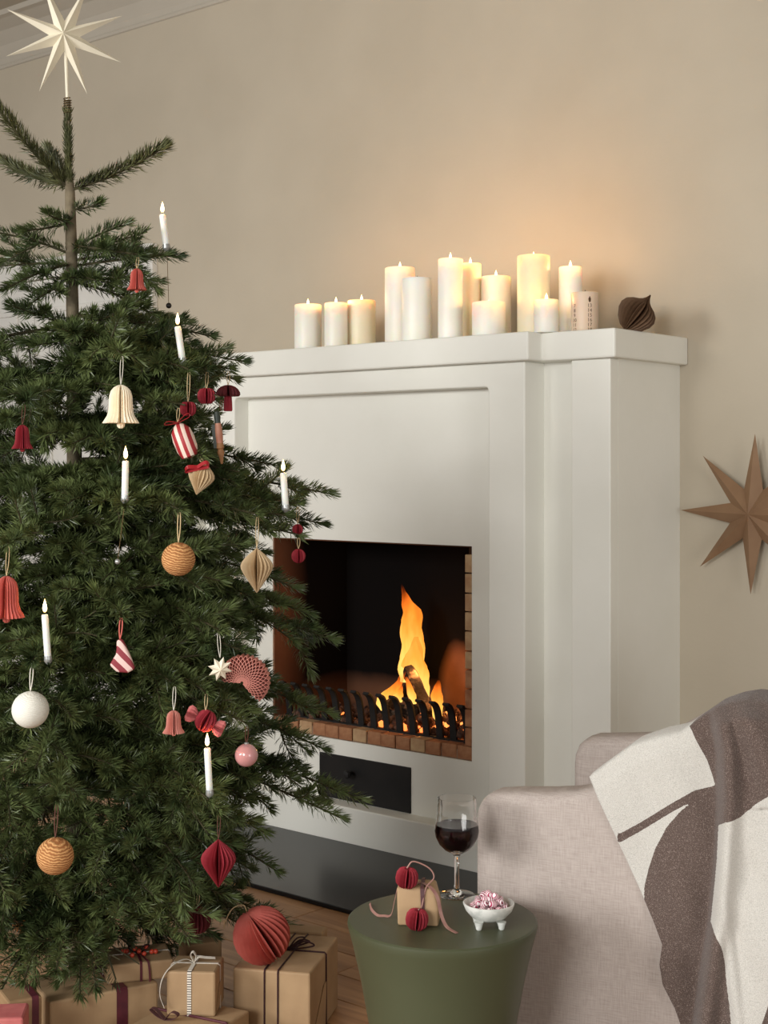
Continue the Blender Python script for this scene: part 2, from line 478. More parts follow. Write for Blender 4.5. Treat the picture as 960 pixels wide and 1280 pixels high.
def mat_soot():
    """firebox brick: sooty black, firelight painted as a brick patch, brown foot and cheek"""
    m, nt, p = mat_new('sooty_firelit_brick')
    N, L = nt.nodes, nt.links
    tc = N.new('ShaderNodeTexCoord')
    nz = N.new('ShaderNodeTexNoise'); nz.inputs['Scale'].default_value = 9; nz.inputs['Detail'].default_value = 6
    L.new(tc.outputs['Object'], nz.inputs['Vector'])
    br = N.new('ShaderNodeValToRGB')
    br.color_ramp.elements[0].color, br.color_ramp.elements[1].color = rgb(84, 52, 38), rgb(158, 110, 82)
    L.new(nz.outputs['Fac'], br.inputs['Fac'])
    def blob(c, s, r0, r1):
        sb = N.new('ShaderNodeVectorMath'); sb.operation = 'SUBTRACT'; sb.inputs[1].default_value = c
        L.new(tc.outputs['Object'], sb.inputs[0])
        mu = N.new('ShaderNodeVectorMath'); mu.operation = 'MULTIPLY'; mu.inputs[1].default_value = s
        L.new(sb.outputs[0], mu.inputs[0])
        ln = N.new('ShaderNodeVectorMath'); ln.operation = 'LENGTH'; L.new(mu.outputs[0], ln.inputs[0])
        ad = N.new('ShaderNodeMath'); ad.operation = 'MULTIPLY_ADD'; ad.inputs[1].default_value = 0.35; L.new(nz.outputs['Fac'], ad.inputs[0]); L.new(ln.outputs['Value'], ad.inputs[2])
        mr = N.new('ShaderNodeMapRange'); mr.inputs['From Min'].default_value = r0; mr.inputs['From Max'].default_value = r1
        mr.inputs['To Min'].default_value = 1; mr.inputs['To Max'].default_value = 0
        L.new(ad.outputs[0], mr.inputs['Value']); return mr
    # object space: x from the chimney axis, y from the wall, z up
    a = blob((0.085, -0.02, 0.405), (13.0, 0.5, 7.0), 0.85, 1.3)  # firelit patch on the back wall, painted into the brick colour
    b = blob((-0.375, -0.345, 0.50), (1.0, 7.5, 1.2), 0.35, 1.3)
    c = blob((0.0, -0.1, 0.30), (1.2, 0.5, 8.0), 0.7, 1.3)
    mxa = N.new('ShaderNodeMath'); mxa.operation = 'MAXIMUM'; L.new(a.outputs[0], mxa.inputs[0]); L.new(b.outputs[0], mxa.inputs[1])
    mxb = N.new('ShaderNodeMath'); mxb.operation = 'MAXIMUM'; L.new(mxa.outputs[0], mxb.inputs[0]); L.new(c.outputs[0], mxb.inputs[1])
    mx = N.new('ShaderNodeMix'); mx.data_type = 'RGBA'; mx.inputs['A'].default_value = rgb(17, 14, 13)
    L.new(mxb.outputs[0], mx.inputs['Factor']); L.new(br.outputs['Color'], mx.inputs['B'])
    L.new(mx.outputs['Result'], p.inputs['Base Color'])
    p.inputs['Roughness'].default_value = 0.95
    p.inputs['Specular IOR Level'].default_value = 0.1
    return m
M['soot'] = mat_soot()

# ------------------------------------------------------------------ the room
def room_obj(name, mb, m, kind='structure', bevel=0.0):
    o = mb.build(name, m, None, bevel=bevel)
    o.rotation_euler = (0, 0, -YAW)
    return tag(o, kind=kind)

WY = 3.443
room_obj('wall_back', MB().box(-7.5, 3.0, WY, WY + 0.12, 0, 2.86), M['wall'])
room_obj('ceiling', MB().box(-7.5, 3.0, -2.0, WY + 0.12, 2.86, 2.92), M['ceiling'])
cor = MB()
prof = [(WY, 2.692), (WY - 0.006, 2.695), (WY - 0.009, 2.703), (WY - 0.006, 2.711), (WY - 0.010, 2.73), (WY - 0.03, 2.775), (WY - 0.07, 2.815),
        (WY - 0.12, 2.838), (WY - 0.14, 2.842), (WY - 0.145, 2.86), (WY, 2.86)]
cor.add([(x, y, z) for x in (-7.5, 3.0) for y, z in prof],
        [(i, (i + 1) % len(prof), len(prof) + (i + 1) % len(prof), len(prof) + i) for i in range(len(prof))] +
        [tuple(range(len(prof))), tuple(range(2 * len(prof) - 1, len(prof) - 1, -1))])
room_obj('trim_1', cor, M['ceiling'])
fl = room_obj('floor', MB().box(-7.5, 3.0, -2.0, WY, -0.06, -0.018), M['mortar'])
# oak planks, each a board of its own, laid along the chimney front
PW = 0.107
me_pl = None
row = 0
y = 3.443 - PW / 2
plank_meshes = {}
def plank_mesh(Lp):
    if Lp not in plank_meshes:
        o = MB().box(-Lp / 2 + 0.0008, Lp / 2 - 0.0008, -PW / 2 + 0.0008, PW / 2 - 0.0008, -0.018, 0.0).build('plank', M['wood_floor'], fl, bevel=0.0018, seg=1)
        plank_meshes[Lp] = o.data
        bpy.data.objects.remove(o)
    return plank_meshes[Lp]
while y > 0.55:
    x = -4.6 + [0.0, -0.62, -0.27, -0.9][row % 4]
    while x < 0.6:
        Lp = random.choice((0.8, 1.0, 1.2))
        o = bpy.data.objects.new('plank', plank_mesh(Lp))
        o.location = (x + Lp / 2, y, 0)
        link(o, fl)
        x += Lp
    y -= PW
    row += 1

# white double door in the back wall, behind the tree
DX1, DZ = -4.02, 1.889
dr = MB()
dr.box(DX1 - 0.075, DX1, WY - 0.028, WY, 0, DZ)
dr.box(DX1 - 1.45, DX1 - 1.375, WY - 0.028, WY, 0, DZ)
dr.box(DX1 - 1.375, DX1 - 0.075, WY - 0.028, WY, DZ - 0.075, DZ)
door = room_obj('door_1', dr, M['door'], bevel=0.004)
for k in range(2):
    x0 = DX1 - 1.372 + k * 0.65
    lf = MB().box(x0, x0 + 0.646, WY - 0.016, WY, 0.005, DZ - 0.078).build('door_leaf', M['door'], door, bevel=0.003)
    for z0, z1 in ((0.15, 0.75), (0.86, 1.70)):
        pn = MB()
        for a, b, c, d in ((x0 + .1, x0 + .546, z0, z0 + .02), (x0 + .1, x0 + .546, z1 - .02, z1), (x0 + .1, x0 + .12, z0, z1), (x0 + .526, x0 + .546, z0, z1)):
            pn.box(a, b, WY - 0.024, WY - 0.016, c, d)
        pn.build('panel_moulding', M['door'], lf, bevel=0.002)

# ------------------------------------------------------------------ the fireplace
FX = -2.718
FB, FP = 3.041, 3.099                          # frame front, panel front
ZT, ZS = 1.423, 1.350                          # shelf top, shelf underside
fp = thing('fireplace', 'white plastered fireplace with stepped mantel shelf and open hearth', 'fireplace', RM(FX, WY), -YAW)
def fbox(mb, x0, x1, y0, y1, z0, z1):          # half widths from the chimney axis, room depth
    return mb.box(x0 - FX, x1 - FX, y0 - WY, y1 - WY, z0, z1)
def mir(x): return 2 * FX - x
BK = WY
fr = MB()
# outer frame as one ring with a rounded inner corner
def frame_ring():
    xa, xb, xi, xj = mir(-2.123) - FX, -2.123 - FX, mir(-2.239) - FX, -2.239 - FX
    zi = 1.288
    r = 0.012
    inner = [(xi, 0.112), (xi, zi - r)] + [(xi + r - r * math.cos(a), zi - r + r * math.sin(a)) for a in (0.4, 0.8, 1.2)] + [(xi + r, zi)]
    inner += [(xj - r, zi)] + [(xj - r + r * math.sin(a), zi - r + r * math.cos(a)) for a in (0.4, 0.8, 1.2)] + [(xj, zi - r), (xj, 0.112)]
    outer = [(xa, 0.112), (xa, ZS), (xb, ZS), (xb, 0.112)]
    poly = outer + inner[::-1]
    n = len(poly)
    y0, y1 = FB - WY, BK - WY
    fr.add([(x, y, z) for y in (y0, y1) for x, z in poly], [tuple(range(n)), tuple(range(2 * n - 1, n - 1, -1))] +
           [(i, (i + 1) % n, n + (i + 1) % n, n + i) for i in range(n)])
frame_ring()
fr.build('frame', M['white'], fp, bevel=0.004, angle=60)
pl = MB()
fbox(pl, mir(-2.123), -2.123, FB, BK, 0, 0.112)
pl.build('plinth', M['white'], fp, bevel=0.004)
pa = MB()
OL, OR, OT, OB = -3.09, -2.36, 0.865, 0.322    # firebox opening
SR = -2.336                                    # plaster edge right of the brick cheek
fbox(pa, mir(-2.239) - .002, OL, FP, BK, 0.112, ZS - .06)
fbox(pa, SR, -2.237, FP, BK, 0.112, ZS - .06)
fbox(pa, OL, SR, FP, BK, OT, ZS - .06)
fbox(pa, OL, SR, FP, BK, 0.112, 0.285)
pa.build('panel', M['white'], fp)
for s in (1, -1):
    def sx(x): return x if s > 0 else mir(x)
    a, b = sorted((sx(-2.123), sx(-1.90)))
    w = MB(); fbox(w, a, b, 3.129, BK, 0, ZS); w.build('wing', M['white'], fp)
    a, b = sorted((sx(-2.015), sx(-1.90)))
    w = MB(); fbox(w, a, b, 3.092, 3.13, 0, ZS); w.build('pilaster', M['white'], fp, bevel=0.003)
# mantel shelf with its step
sh = MB()
poly = [(mir(-1.875), BK), (mir(-1.875), 3.072), (mir(-2.092), 3.072), (mir(-2.092), 3.011), (-2.092, 3.011), (-2.092, 3.072), (-1.875, 3.072), (-1.875, BK)]
n = len(poly)
sh.add([(x - FX, y - WY, z) for z in (ZS, ZT) for x, y in poly], [tuple(range(n)), tuple(range(2 * n - 1, n - 1, -1))] + [(i, (i + 1) % n, n + (i + 1) % n, n + i) for i in range(n)])
sh.build('mantel_shelf', M['white'], fp, bevel=0.005)
# firebox lining
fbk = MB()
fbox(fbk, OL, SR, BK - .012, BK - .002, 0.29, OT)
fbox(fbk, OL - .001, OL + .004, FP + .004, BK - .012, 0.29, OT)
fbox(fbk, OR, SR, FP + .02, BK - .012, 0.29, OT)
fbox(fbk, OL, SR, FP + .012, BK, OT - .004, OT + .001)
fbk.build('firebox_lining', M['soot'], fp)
fl2 = MB(); fbox(fl2, OL, SR, FP + .005, BK - .012, 0.284, 0.312)
fl2.build('firebox_floor', M['mortar'], fp)
# row of sill bricks and the brick cheek at the right
mb_b = MB().box(-.0255, .0255, 0, .11, 0, .036).build('sill_brick', M['brick'], fp, bevel=0.002, seg=1)
bm_b = mb_b.data; bpy.data.objects.remove(mb_b)
nb = 14
for k in range(nb):
    o = bpy.data.objects.new('sill_brick', bm_b)
    if k % 4 == 2:
        o = bpy.data.objects.new('sill_brick', bm_b.copy()); o.data.materials[0] = M['brick_pale']
    o.location = (OL - FX + (k + .5) * (SR - OL) / nb, FP - WY + random.uniform(-.002, .003), 0.2865 + random.uniform(0, .002))
    link(o, fp)
ch_m = None
z = 0.326
k = 0
while z < OT - 0.02:
    h = min([0.052, 0.050, 0.054][k % 3], OT - z)
    c = MB(); fbox(c, OR + .001, SR - .0005, FP - .001, FP + .1, z, z + h - .004)
    c.build('cheek_brick', M['brick_pale'] if k > 3 else M['brick'], fp, bevel=0.0015, seg=1)
    z += h; k += 1
# ash door
dw = MB(); fbox(dw, -2.894, -2.547, FP - .004, FP + .01, 0.113, 0.241)
dw = dw.build('ash_drawer', M['black_steel'], fp, bevel=0.002)
kn = MB().lathe([(0.004, 0), (0.004, .014), (.011, .016), (.013, .022), (.010, .028), (.002, .030)], 16,
                Matrix.Translation((-2.765 - FX, FP - .004 - WY, .196)) @ Matrix.Rotation(PI / 2, 4, 'X'))
kn.build('knob', M['iron'], dw, smooth=True)
# flat black hearth plate on the floor
hp = MB(); hp.box(-0.62, 0.60, 2.585 - 3.04, 0.0, 0.0, 0.012)
h = hp.build('hearth_plate', M['hearth'], None, bevel=0.002)
h.location = RM(FX, 3.040); h.rotation_euler = (0, 0, -YAW)
tag(h, 'flat glossy black hearth plate lying on the floor before the fireplace', 'hearth plate')

# fire grate
gr = thing('fire_grate', 'black iron fire grate of curved upright bars in the hearth', 'grate', RM(FX, 3.15, .312), -YAW)
bar_me = None
NBAR = 15
for k in range(NBAR):
    if bar_me is None:
        bmb = MB()
        path = smooth_pts([(0, .004, .003), (0, -.006, .012), (0, -.010, .045), (0, -.018, .085), (0, -.030, .108), (0, -.046, .118)], 4)
        bmb.ribbon(path, .0225, (1, 0, 0), .008)
        o = bmb.build('bar', M['iron'], gr, bevel=0.0012, seg=1); bar_me = o.data
    else:
        o = link(bpy.data.objects.new('bar', bar_me), gr)
    o.location.x = (OL + .03 - FX) + k * ((OR - .022) - (OL + .03)) / (NBAR - 1)
rl = MB().box(OL + .012 - FX, OR - .006 - FX, -.012, .004, .004, .016)
rl.box(OL + .012 - FX, OR - .006 - FX, .10, .11, .0, .012)
rl.build('rail', M['iron'], gr, bevel=0.002, seg=1)

# bed of embers, logs, flames
eb = MB()
ico = [Vector(v) for v in ((0, 0, 1), (.9, 0, .45), (.28, .85, .45), (-.72, .53, .45), (-.72, -.53, .45), (.28, -.85, .45), (.72, .53, -.45), (-.28, .85, -.45), (-.9, 0, -.45), (-.28, -.85, -.45), (.72, -.53, -.45), (0, 0, -1))]
icf = [(0, 1, 2), (0, 2, 3), (0, 3, 4), (0, 4, 5), (0, 5, 1), (1, 6, 2), (2, 7, 3), (3, 8, 4), (4, 9, 5), (5, 10, 1), (6, 7, 2), (7, 8, 3), (8, 9, 4), (9, 10, 5), (10, 6, 1), (11, 7, 6), (11, 8, 7), (11, 9, 8), (11, 10, 9), (11, 6, 10)]
for i in range(620):
    s = random.uniform(.006, .017)
    x = random.uniform(OL + .03, OR - .03) - FX
    yy = random.uniform(3.145, 3.36) - WY
    near = math.exp(-((x - .20) / .13) ** 2)
    z = .312 + random.uniform(0, .02 + .045 * near)
    sc = [random.uniform(.6, 1.2) for _ in range(3)]
    hot = random.random() < .015 + .17 * near
    eb.add([(x + v.x * s * sc[0], yy + v.y * s * sc[1], z + v.z * s * sc[2]) for v in ico], icf, 1 if hot else 0)
M['hot'] = mat_emit('glowing_ember', [(0, (1, .16, .03, 1)), (1, (1, .34, .08, 1))], 2.2)
e = eb.build('embers', [M['ash'], M['hot']], None)
e.location = RM(FX, WY); e.rotation_euler = (0, 0, -YAW)
tag(e, 'bed of ash and glowing embers behind the iron grate', 'embers', kind='stuff')

def log(name, label, p0, p1, r, grp='logs in the fire'):
    p0, p1 = Vector(p0), Vector(p1)
    L_ = (p1 - p0).length
    mb = MB()
    pts = [(0, 0, L_ * i / 8) for i in range(9)]
    o_pts = []
    n = 10
    vs_, fs_ = [], []
    rnd = random.Random(hash(label) % 1000 if False else len(label))
    ph = [rnd.uniform(.8, 1.15) for _ in range(n)]
    for i in range(9):
        for k in range(n):
            a = 2 * PI * k / n
            rr = r * ph[k] * rnd.uniform(.92, 1.08) * (.8 if i in (0, 8) else 1)
            vs_.append((rr * math.cos(a), rr * math.sin(a), L_ * i / 8))
    for i in range(8):
        for k in range(n):
            k2 = (k + 1) % n
            fs_.append((i * n + k, i * n + k2, (i + 1) * n + k2, (i + 1) * n + k))
    fs_ += [tuple(range(n - 1, -1, -1)), tuple(8 * n + k for k in range(n))]
    mb.add(vs_, fs_)
    o = mb.build(name, M['log'])
    o.location = p0
    o.rotation_euler = (p1 - p0).to_track_quat('Z', 'Y').to_euler()
    return tag(o, label, 'log', grp)
def FR(x, y, z): return RM(x, y, z)
def firept(px, py, Y):
    return W(px, py, room_D(px, Y))
log('fire_log', 'grey ash-crusted log leaning to the upper left in the flames', firept(536, 893, 3.20), firept(510, 836, 3.26), .021)
log('fire_log', 'black charred log propped at the left of the fire', firept(487, 884, 3.20), firept(519, 850, 3.28), .017)
log('fire_log', 'black log lying flat along the back of the embers', firept(470, 888, 3.33), firept(560, 892, 3.33), .022)
log('fire_log', 'short burning stick standing between the two leaning logs', firept(521, 896, 3.22), firept(511, 858, 3.26), .011)

flame_mat = mat_emit('fire_flame', [(0.0, (1.0, .58, .14, .9)), (.3, (1.0, .46, .08, .85)), (.58, (1.0, .26, .025, .7)), (.8, (.95, .18, .015, .4)), (1.0, (.7, .08, .0, 0.0))], 1.6, noise=.8)
def flame(label, Y, rows, squash=.5):
    """rows: (py, left px, right px) from foot to tip"""
    c0 = firept((rows[0][1] + rows[0][2]) / 2, rows[0][0], Y)
    dense = []
    for i in range(len(rows) - 1):
        for k in range(4):
            t = k / 4
            dense.append(tuple(rows[i][j] * (1 - t) + rows[i + 1][j] * t for j in range(3)))
    dense.append(rows[-1])
    n = 12
    vs_, fs_ = [], []
    for i, (py, l, r_) in enumerate(dense):
        a, b = firept(l, py, Y), firept(r_, py, Y)
        c = (a + b) / 2
        hw = (b - a).length / 2
        d = (b - a).normalized() if hw > 1e-6 else Vector((1, 0, 0))
        nn = Vector((-d.y, d.x, 0))
        for k in range(n):
            w = 2 * PI * k / n
            wob = 1 + .12 * math.sin(3 * w + i * .7)
            vs_.append(c + d * hw * math.cos(w) * wob + nn * hw * squash * math.sin(w) * wob - c0)
    for i in range(len(dense) - 1):
        for k in range(n):
            k2 = (k + 1) % n
            fs_.append((i * n + k, i * n + k2, (i + 1) * n + k2, (i + 1) * n + k))
    fs_ += [tuple(range(n - 1, -1, -1)), tuple((len(dense) - 1) * n + k for k in range(n))]
    o = MB().add(vs_, fs_).build('flame', flame_mat, None, smooth=True)
    o.location = c0
    return tag(o, label, 'flame', 'flames of the hearth fire')
flame('tallest orange flame rising to a point above the logs', 3.32, [(852, 500, 530), (836, 500, 531), (815, 502, 529), (795, 502, 528), (775, 503, 527), (762, 504, 525), (750, 503, 514), (740, 502, 507), (729, 501.5, 502.5)])
flame('broad bright flame licking down the right side of the logs', 3.30, [(872, 530, 536), (858, 524, 537), (845, 514, 535), (832, 503, 532), (818, 508, 528), (806, 514, 526), (796, 518, 523)])
flame('small upright flame at the right end of the logs', 3.18, [(905, 546, 552), (896, 542, 553), (882, 540, 553), (870, 539, 553), (858, 543, 551), (850, 547, 549.5)])
flame('thin flame tongue bending up at the left of the fire', 3.17, [(888, 476, 482), (880, 471, 479), (872, 472, 486), (866, 478, 495), (859, 488, 500), (850, 497, 504), (842, 501, 507), (836, 505, 507)])
flame('little flame under the crossed logs', 3.19, [(878, 494, 502), (868, 492, 504), (860, 496, 503), (854, 500, 502)])
flame('flame glowing between the leaning logs', 3.185, [(880, 514, 520), (868, 510, 520), (856, 508, 514), (846, 506, 509)])

def point_light(name, loc, power, color, radius, parent=None):
    d = bpy.data.lights.new(name, 'POINT')
    d.energy = power; d.color = color; d.shadow_soft_size = radius
    o = bpy.data.objects.new(name, d); o.location = loc
    return link(o, parent)
point_light('fire_light', firept(521, 838, 3.25), 1.2, (1, .42, .12), .03)
point_light('fire_light', firept(546, 862, 3.20), 0.7, (1, .42, .12), .02)

# ------------------------------------------------------------------ candle flame
flame_me = {}
def flame_mesh(h):
    if h not in flame_me:
        pr = [(0.0002, 0), (.09, .06), (.145, .18), (.165, .30), (.14, .50), (.085, .72), (.035, .9), (.003, 1.0)]
        o = MB().lathe([(r * h, z * h) for r, z in pr], 12).build('flame', M['flame'], None, smooth=True)
        flame_me[h] = o.data
        bpy.data.objects.remove(o)
    return flame_me[h]

# ------------------------------------------------------------------ pillar candles on the mantel
def pillar(label, px, top, wpx, Y, lit, wax='wax', fl_h=.025, power=.72):
    D = room_D(px, Y)
    r = wpx / 2 / FPX * D
    hgt = CAMH + (HY - top) / FPX * D - ZT
    base = RM(room_X(px, Y), Y, ZT)
    t = thing('pillar_candle', label, 'candle', base, random.uniform(0, 6), 'pillar candles on the mantel')
    dip = .012 if lit else .004
    prof = [(r * .985, 0), (r, .004), (r, hgt - .004), (r * .985, hgt - .001), (r * .95, hgt), (r * .88, hgt - .001), (r * .80, hgt - dip * .6), (r * .45, hgt - dip), (.001, hgt - dip)]
    MB().lathe(prof, 40).build('wax', M[wax], t, smooth=True)
    MB().tube([(0, 0, hgt - dip), (.0005, 0, hgt - dip + .006), (.0015, 0, hgt - dip + .011)], .0011, 6).build('wick', M['wick'], t)
    if lit:
        f = link(bpy.data.objects.new('flame', flame_mesh(fl_h)), t)
        f.location = (0, 0, hgt - dip + .006)
        point_light('candle_light', (0, 0, hgt - dip + .006 + fl_h * .55), power, (1, .52, .18), .006, t)
    return t, r, hgt
pillar('short white lit pillar candle at the left end of the mantel row', 385, 381, 34, 3.12, True)
pillar('slim short lit candle, second from the left on the mantel', 420, 379, 29, 3.12, True)
pillar('short cream lit candle, third from the left on the mantel', 452, 376, 35, 3.19, True, 'wax_cream')
pillar('medium lit candle partly hidden behind a plain unlit white one', 500, 335, 38, 3.19, True)
pillar('plain unlit white candle in front of a taller lit one', 521, 348, 37, 3.10, False)
pillar('tall slim white lit candle in the middle of the mantel row', 563, 324, 31, 3.10, True)
pillar('tall cream lit candle just behind the tall slim white one', 588, 330, 27, 3.22, True, 'wax_cream')
pillar('medium lit candle behind a short squat one', 620, 346, 37, 3.24, True)
pillar('short squat candle with a tiny flame in front of a taller one', 611, 378, 42, 3.10, True, fl_h=.014, power=.5)
pillar('tallest thick cream candle on the mantel, glowing at its top', 667, 320, 41, 3.17, True, 'wax_cream', fl_h=.018)
pillar('short lit candle before the tallest thick one', 683, 375, 31, 3.085, True)
pillar('lit white candle standing behind the candle printed with numbers', 713, 334, 29, 3.24, True)
t, r, hgt = pillar('blush candle printed with columns of small numbers', 731, 366, 34, 3.13, False, 'wax_blush')
t.rotation_euler = (0, 0, 0)
def print_on(t, r, ang, z, txt, size):
    cu = bpy.data.curves.new('number', 'FONT'); cu.body = txt; cu.size = size; cu.align_x = 'CENTER'
    cu.resolution_u = 2
    tmp = bpy.data.objects.new('number', cu); COL.objects.link(tmp)
    dg = bpy.context.evaluated_depsgraph_get()
    me = bpy.data.meshes.new_from_object(tmp.evaluated_get(dg))
    bpy.data.objects.remove(tmp)
    for v in me.vertices:
        a = ang + v.co.x / r
        zz = z + v.co.y
        v.co = ((r + .0004) * math.cos(a), (r + .0004) * math.sin(a), zz)
    finish('number', me, M['print'], t)
aR, aL = -PI / 2 + .22, -PI / 2 - .95
for i, s in enumerate(('13', '14', '15', '16', '17', '18')):
    print_on(t, r, aR, hgt - .040 - i * .0122, s, .0128)
for i, s in enumerate(('7', '8', '9', '10', '11', '12')):
    print_on(t, r, aL, hgt - .040 - i * .0122, s, .0128)
lf = MB()
q = []
for dx, dz in ((0, .009), (.0035, .002), (.0025, -.005), (0, -.007), (-.0025, -.005), (-.0035, .002)):
    q.append(((r + .0005) * math.cos(aR + dx / r), (r + .0005) * math.sin(aR + dx / r), hgt - .021 + dz))
lf.add(q, [(0, 1, 2, 3, 4, 5)])
lf.build('printed_leaf', M['print'], t)

# ------------------------------------------------------------------ pleated paper shapes
def pleated(prof, n, depth=.35, gaps=(), phase=False, M4=None):
    """a honeycomb paper body: sharp pleats round an upright axis; gaps = pleats opened deep"""
    vs_, fs_ = [], []
    m = 2 * n
    for j, (r, z) in enumerate(prof):
        for k in range(m):
            valley = (k % 2 == 1)
            rr = r
            if valley: rr = r * ((1 - .85) if (k // 2) in gaps else (1 - depth))
            a = 2 * PI * (k + (1 if phase and j % 2 else 0)) / m
            vs_.append(Vector((rr * math.cos(a), rr * math.sin(a), z)))
    for j in range(len(prof) - 1):
        for k in range(m):
            k2 = (k + 1) % m
            fs_.append((j * m + k, j * m + k2, (j + 1) * m + k2, (j + 1) * m + k))
    fs_ += [tuple(range(m - 1, -1, -1)), tuple((len(prof) - 1) * m + k for k in range(m))]
    if M4 is not None: vs_ = [M4 @ v for v in vs_]
    return MB().add(vs_, fs_)

def prof_ball(r, n=10): return [(max(r * math.sin(PI * i / n), r * .02), -r * math.cos(PI * i / n)) for i in range(n + 1)]
def prof_drop(r, h):
    P = [(.03, -1), (.22, -.80), (.50, -.50), (.80, -.18), (.97, .06), (1.0, .20), (.93, .36), (.74, .54), (.48, .72), (.24, .87), (.10, .95), (.03, 1)]
    return [(a * r, b * h / 2) for a, b in P]
def prof_onion(r, h):
    P = [(.05, -1), (.40, -.88), (.72, -.62), (.95, -.26), (1.0, .02), (.90, .26), (.66, .44), (.40, .56), (.22, .68), (.10, .84), (.03, 1)]
    return [(a * r, b * h / 2) for a, b in P]
def prof_bell(r, h):
    P = [(1.0, -1.0), (.90, -.84), (.74, -.60), (.66, -.30), (.64, .10), (.62, .42), (.54, .68), (.38, .86), (.18, .97), (.03, 1.0)]
    return [(a * r, b * h / 2) for a, b in P]
def prof_apple(r):
    P = [(.05, -.80), (.55, -.84), (.90, -.50), (1.0, -.05), (.94, .40), (.72, .74), (.40, .84), (.12, .70)]
    return [(a * r, b * r) for a, b in P]

# ------------------------------------------------------------------ the Christmas tree
TD, TPX = 2.9, 93.0
tree_base = W(TPX, 0, TD); tree_base.z = 0
RZ = [(0.0, .30), (.15, .40), (.25, .50), (.42, .56), (.60, .54), (.73, .52), (.90, .50), (1.02, .47), (1.15, .40), (1.295, .33), (1.40, .25), (1.50, .19), (1.58, .13), (1.66, .10), (1.9, .05)]
def Rz(z): return float(np.interp(z, [a for a, b in RZ], [b for a, b in RZ]))
def tree_surface(px, py, out=.015):
    D = TD
    for _ in range(6):
        z = CAMH + (HY - py) / FPX * D
        dx = (px - 480) / FPX * D - tree_base.x
        r = Rz(z) * .98
        D = TD - math.sqrt(max(r * r - dx * dx, 0.0)) - out
    return D

ORN = []       # (centre, radius) kept free of needles
ORN += [(W(172, 1200, 2.66), .055), (W(205, 1205, 2.68), .045), (W(240, 1235, 2.60), .075), (W(327, 1168, 2.72), .06), (W(350, 1230, 2.70), .09)]   # the presents stand clear
HANG = []      # branch tips that carry something

tree = thing('christmas_tree', 'tall green fir Christmas tree hung with paper ornaments and candles', 'tree', tree_base)

# ---- ornaments
def loop_string(o, top, hang, mat_, r=.0007, split=.004):
    """two strands from the ornament's top up to the branch (local coordinates)"""
    top, hang = Vector(top), Vector(hang)
    mid = (top + hang) / 2
    mb = MB()
    pts = bez(top, mid + Vector((split, 0, 0)), hang + Vector((split * .4, 0, 0)), 6) + bez(hang + Vector((-split * .4, 0, 0)), mid + Vector((-split, 0, 0)), top, 6)
    mb.tube(pts, r, 5)
    mb.build('string', mat_, o)

def hang_at(px, py, hang_px, rad_px, depth=None, keep=1.0, out=.015):
    """ornament centre at the tree's surface; returns depth, scale, local hang height"""
    D = depth if depth else tree_surface(px, py, out)
    s = D / FPX
    c = W(px, py, D)
    ORN.append((c, (rad_px * s) * keep + .006))
    if hang_px:
        HANG.append(c + Vector((0, .012, hang_px * s + .006)))
    return D, s, c

def bell(label, px, py, w, h, m, hang, strm='string', rot=.3, **kw):
    D, s, c = hang_at(px, py, hang, max(w, h) / 2, **kw)
    o = thing('paper_bell', label, 'ornament', c, 0, 'hanging paper ornaments')
    hh = h * s
    b = pleated(prof_bell(w / 2 * s, hh), 26, .22, gaps=(19,)).build('bell', M[m], o)
    b.rotation_euler.z = rot
    pleated([(r_, z_) for r_, z_ in prof_ball(w * .11 * s, 6)], 8, .25).build('clapper', M[m], o).location.z = -hh / 2 - w * .04 * s
    loop_string(o, (0, 0, hh / 2), (0, .012, hang * s), M[strm])
    return o
def honey(name, label, px, py, prof, n, m, hang, strm='string', depth=.35, gaps=(), rad=20, tilt=(0, 0, 0), body='body', cat='ornament', **kw):
    D, s, c = hang_at(px, py, hang, rad, **kw)
    o = thing(name, label, cat, c, 0, 'hanging paper ornaments')
    pr = [(r_ * s, z_ * s) for r_, z_ in prof]
    b = pleated(pr, n, depth, gaps).build(body, M[m], o)
    b.rotation_euler = tilt
    if hang: loop_string(o, (0, 0, pr[-1][1]), (0, .012, hang * s), M[strm])
    return o, s

bell('small coral paper bell hanging near the top of the tree', 171, 349, 25, 27, 'p_coral', 28, 'string', .2)
bell('cream paper bell hanging above a lit candle', 151, 505, 46, 48, 'p_cream', 60, 'string_white', .1)
bell('small dark red paper bell at the left of the upper tree', 28, 546, 27, 30, 'p_red', 40, 'string_dark', .4)
bell('coral pink paper bell cut off by the left picture edge', 8, 746, 46, 52, 'p_coral', 62, 'string', .0)
bell('small pink paper bell beside the red paper candy', 217, 902, 28, 28, 'p_pink', 42, 'string_white', .2)

o, s = honey('paper_apple', 'red paper apple, the lower of the two near the mushroom', 235, 511, prof_apple(10.5), 16, 'p_red', 46, 'string', gaps=(12,), rad=11, depth=.3)
o, s = honey('paper_apple', 'red paper apple, the higher of the two beside the mushroom', 258, 495, prof_apple(11.5), 16, 'p_red', 30, 'string', gaps=(12,), rad=12, depth=.3)
# mushroom
D, s, c = hang_at(285, 492, 28, 18)
o = thing('paper_mushroom', 'dark red paper mushroom at the right of the upper branches', 'ornament', c, 0, 'hanging paper ornaments')
capm = [(.90, -.28), (1.0, -.16), (.98, .02), (.84, .28), (.60, .48), (.30, .60), (.03, .64)]
pleated([(a * 15.5 * s, (b * 15.5 + 1) * s) for a, b in capm], 20, .16, gaps=(15,)).build('cap', M['p_dark'], o)
pleated([(5 * s, -22 * s), (5.6 * s, -20 * s), (5.2 * s, -10 * s), (4.6 * s, -2 * s)], 12, .25).build('stem', M['p_red'], o)
loop_string(o, (0, 0, 10 * s), (0, .012, 28 * s), M['string'])
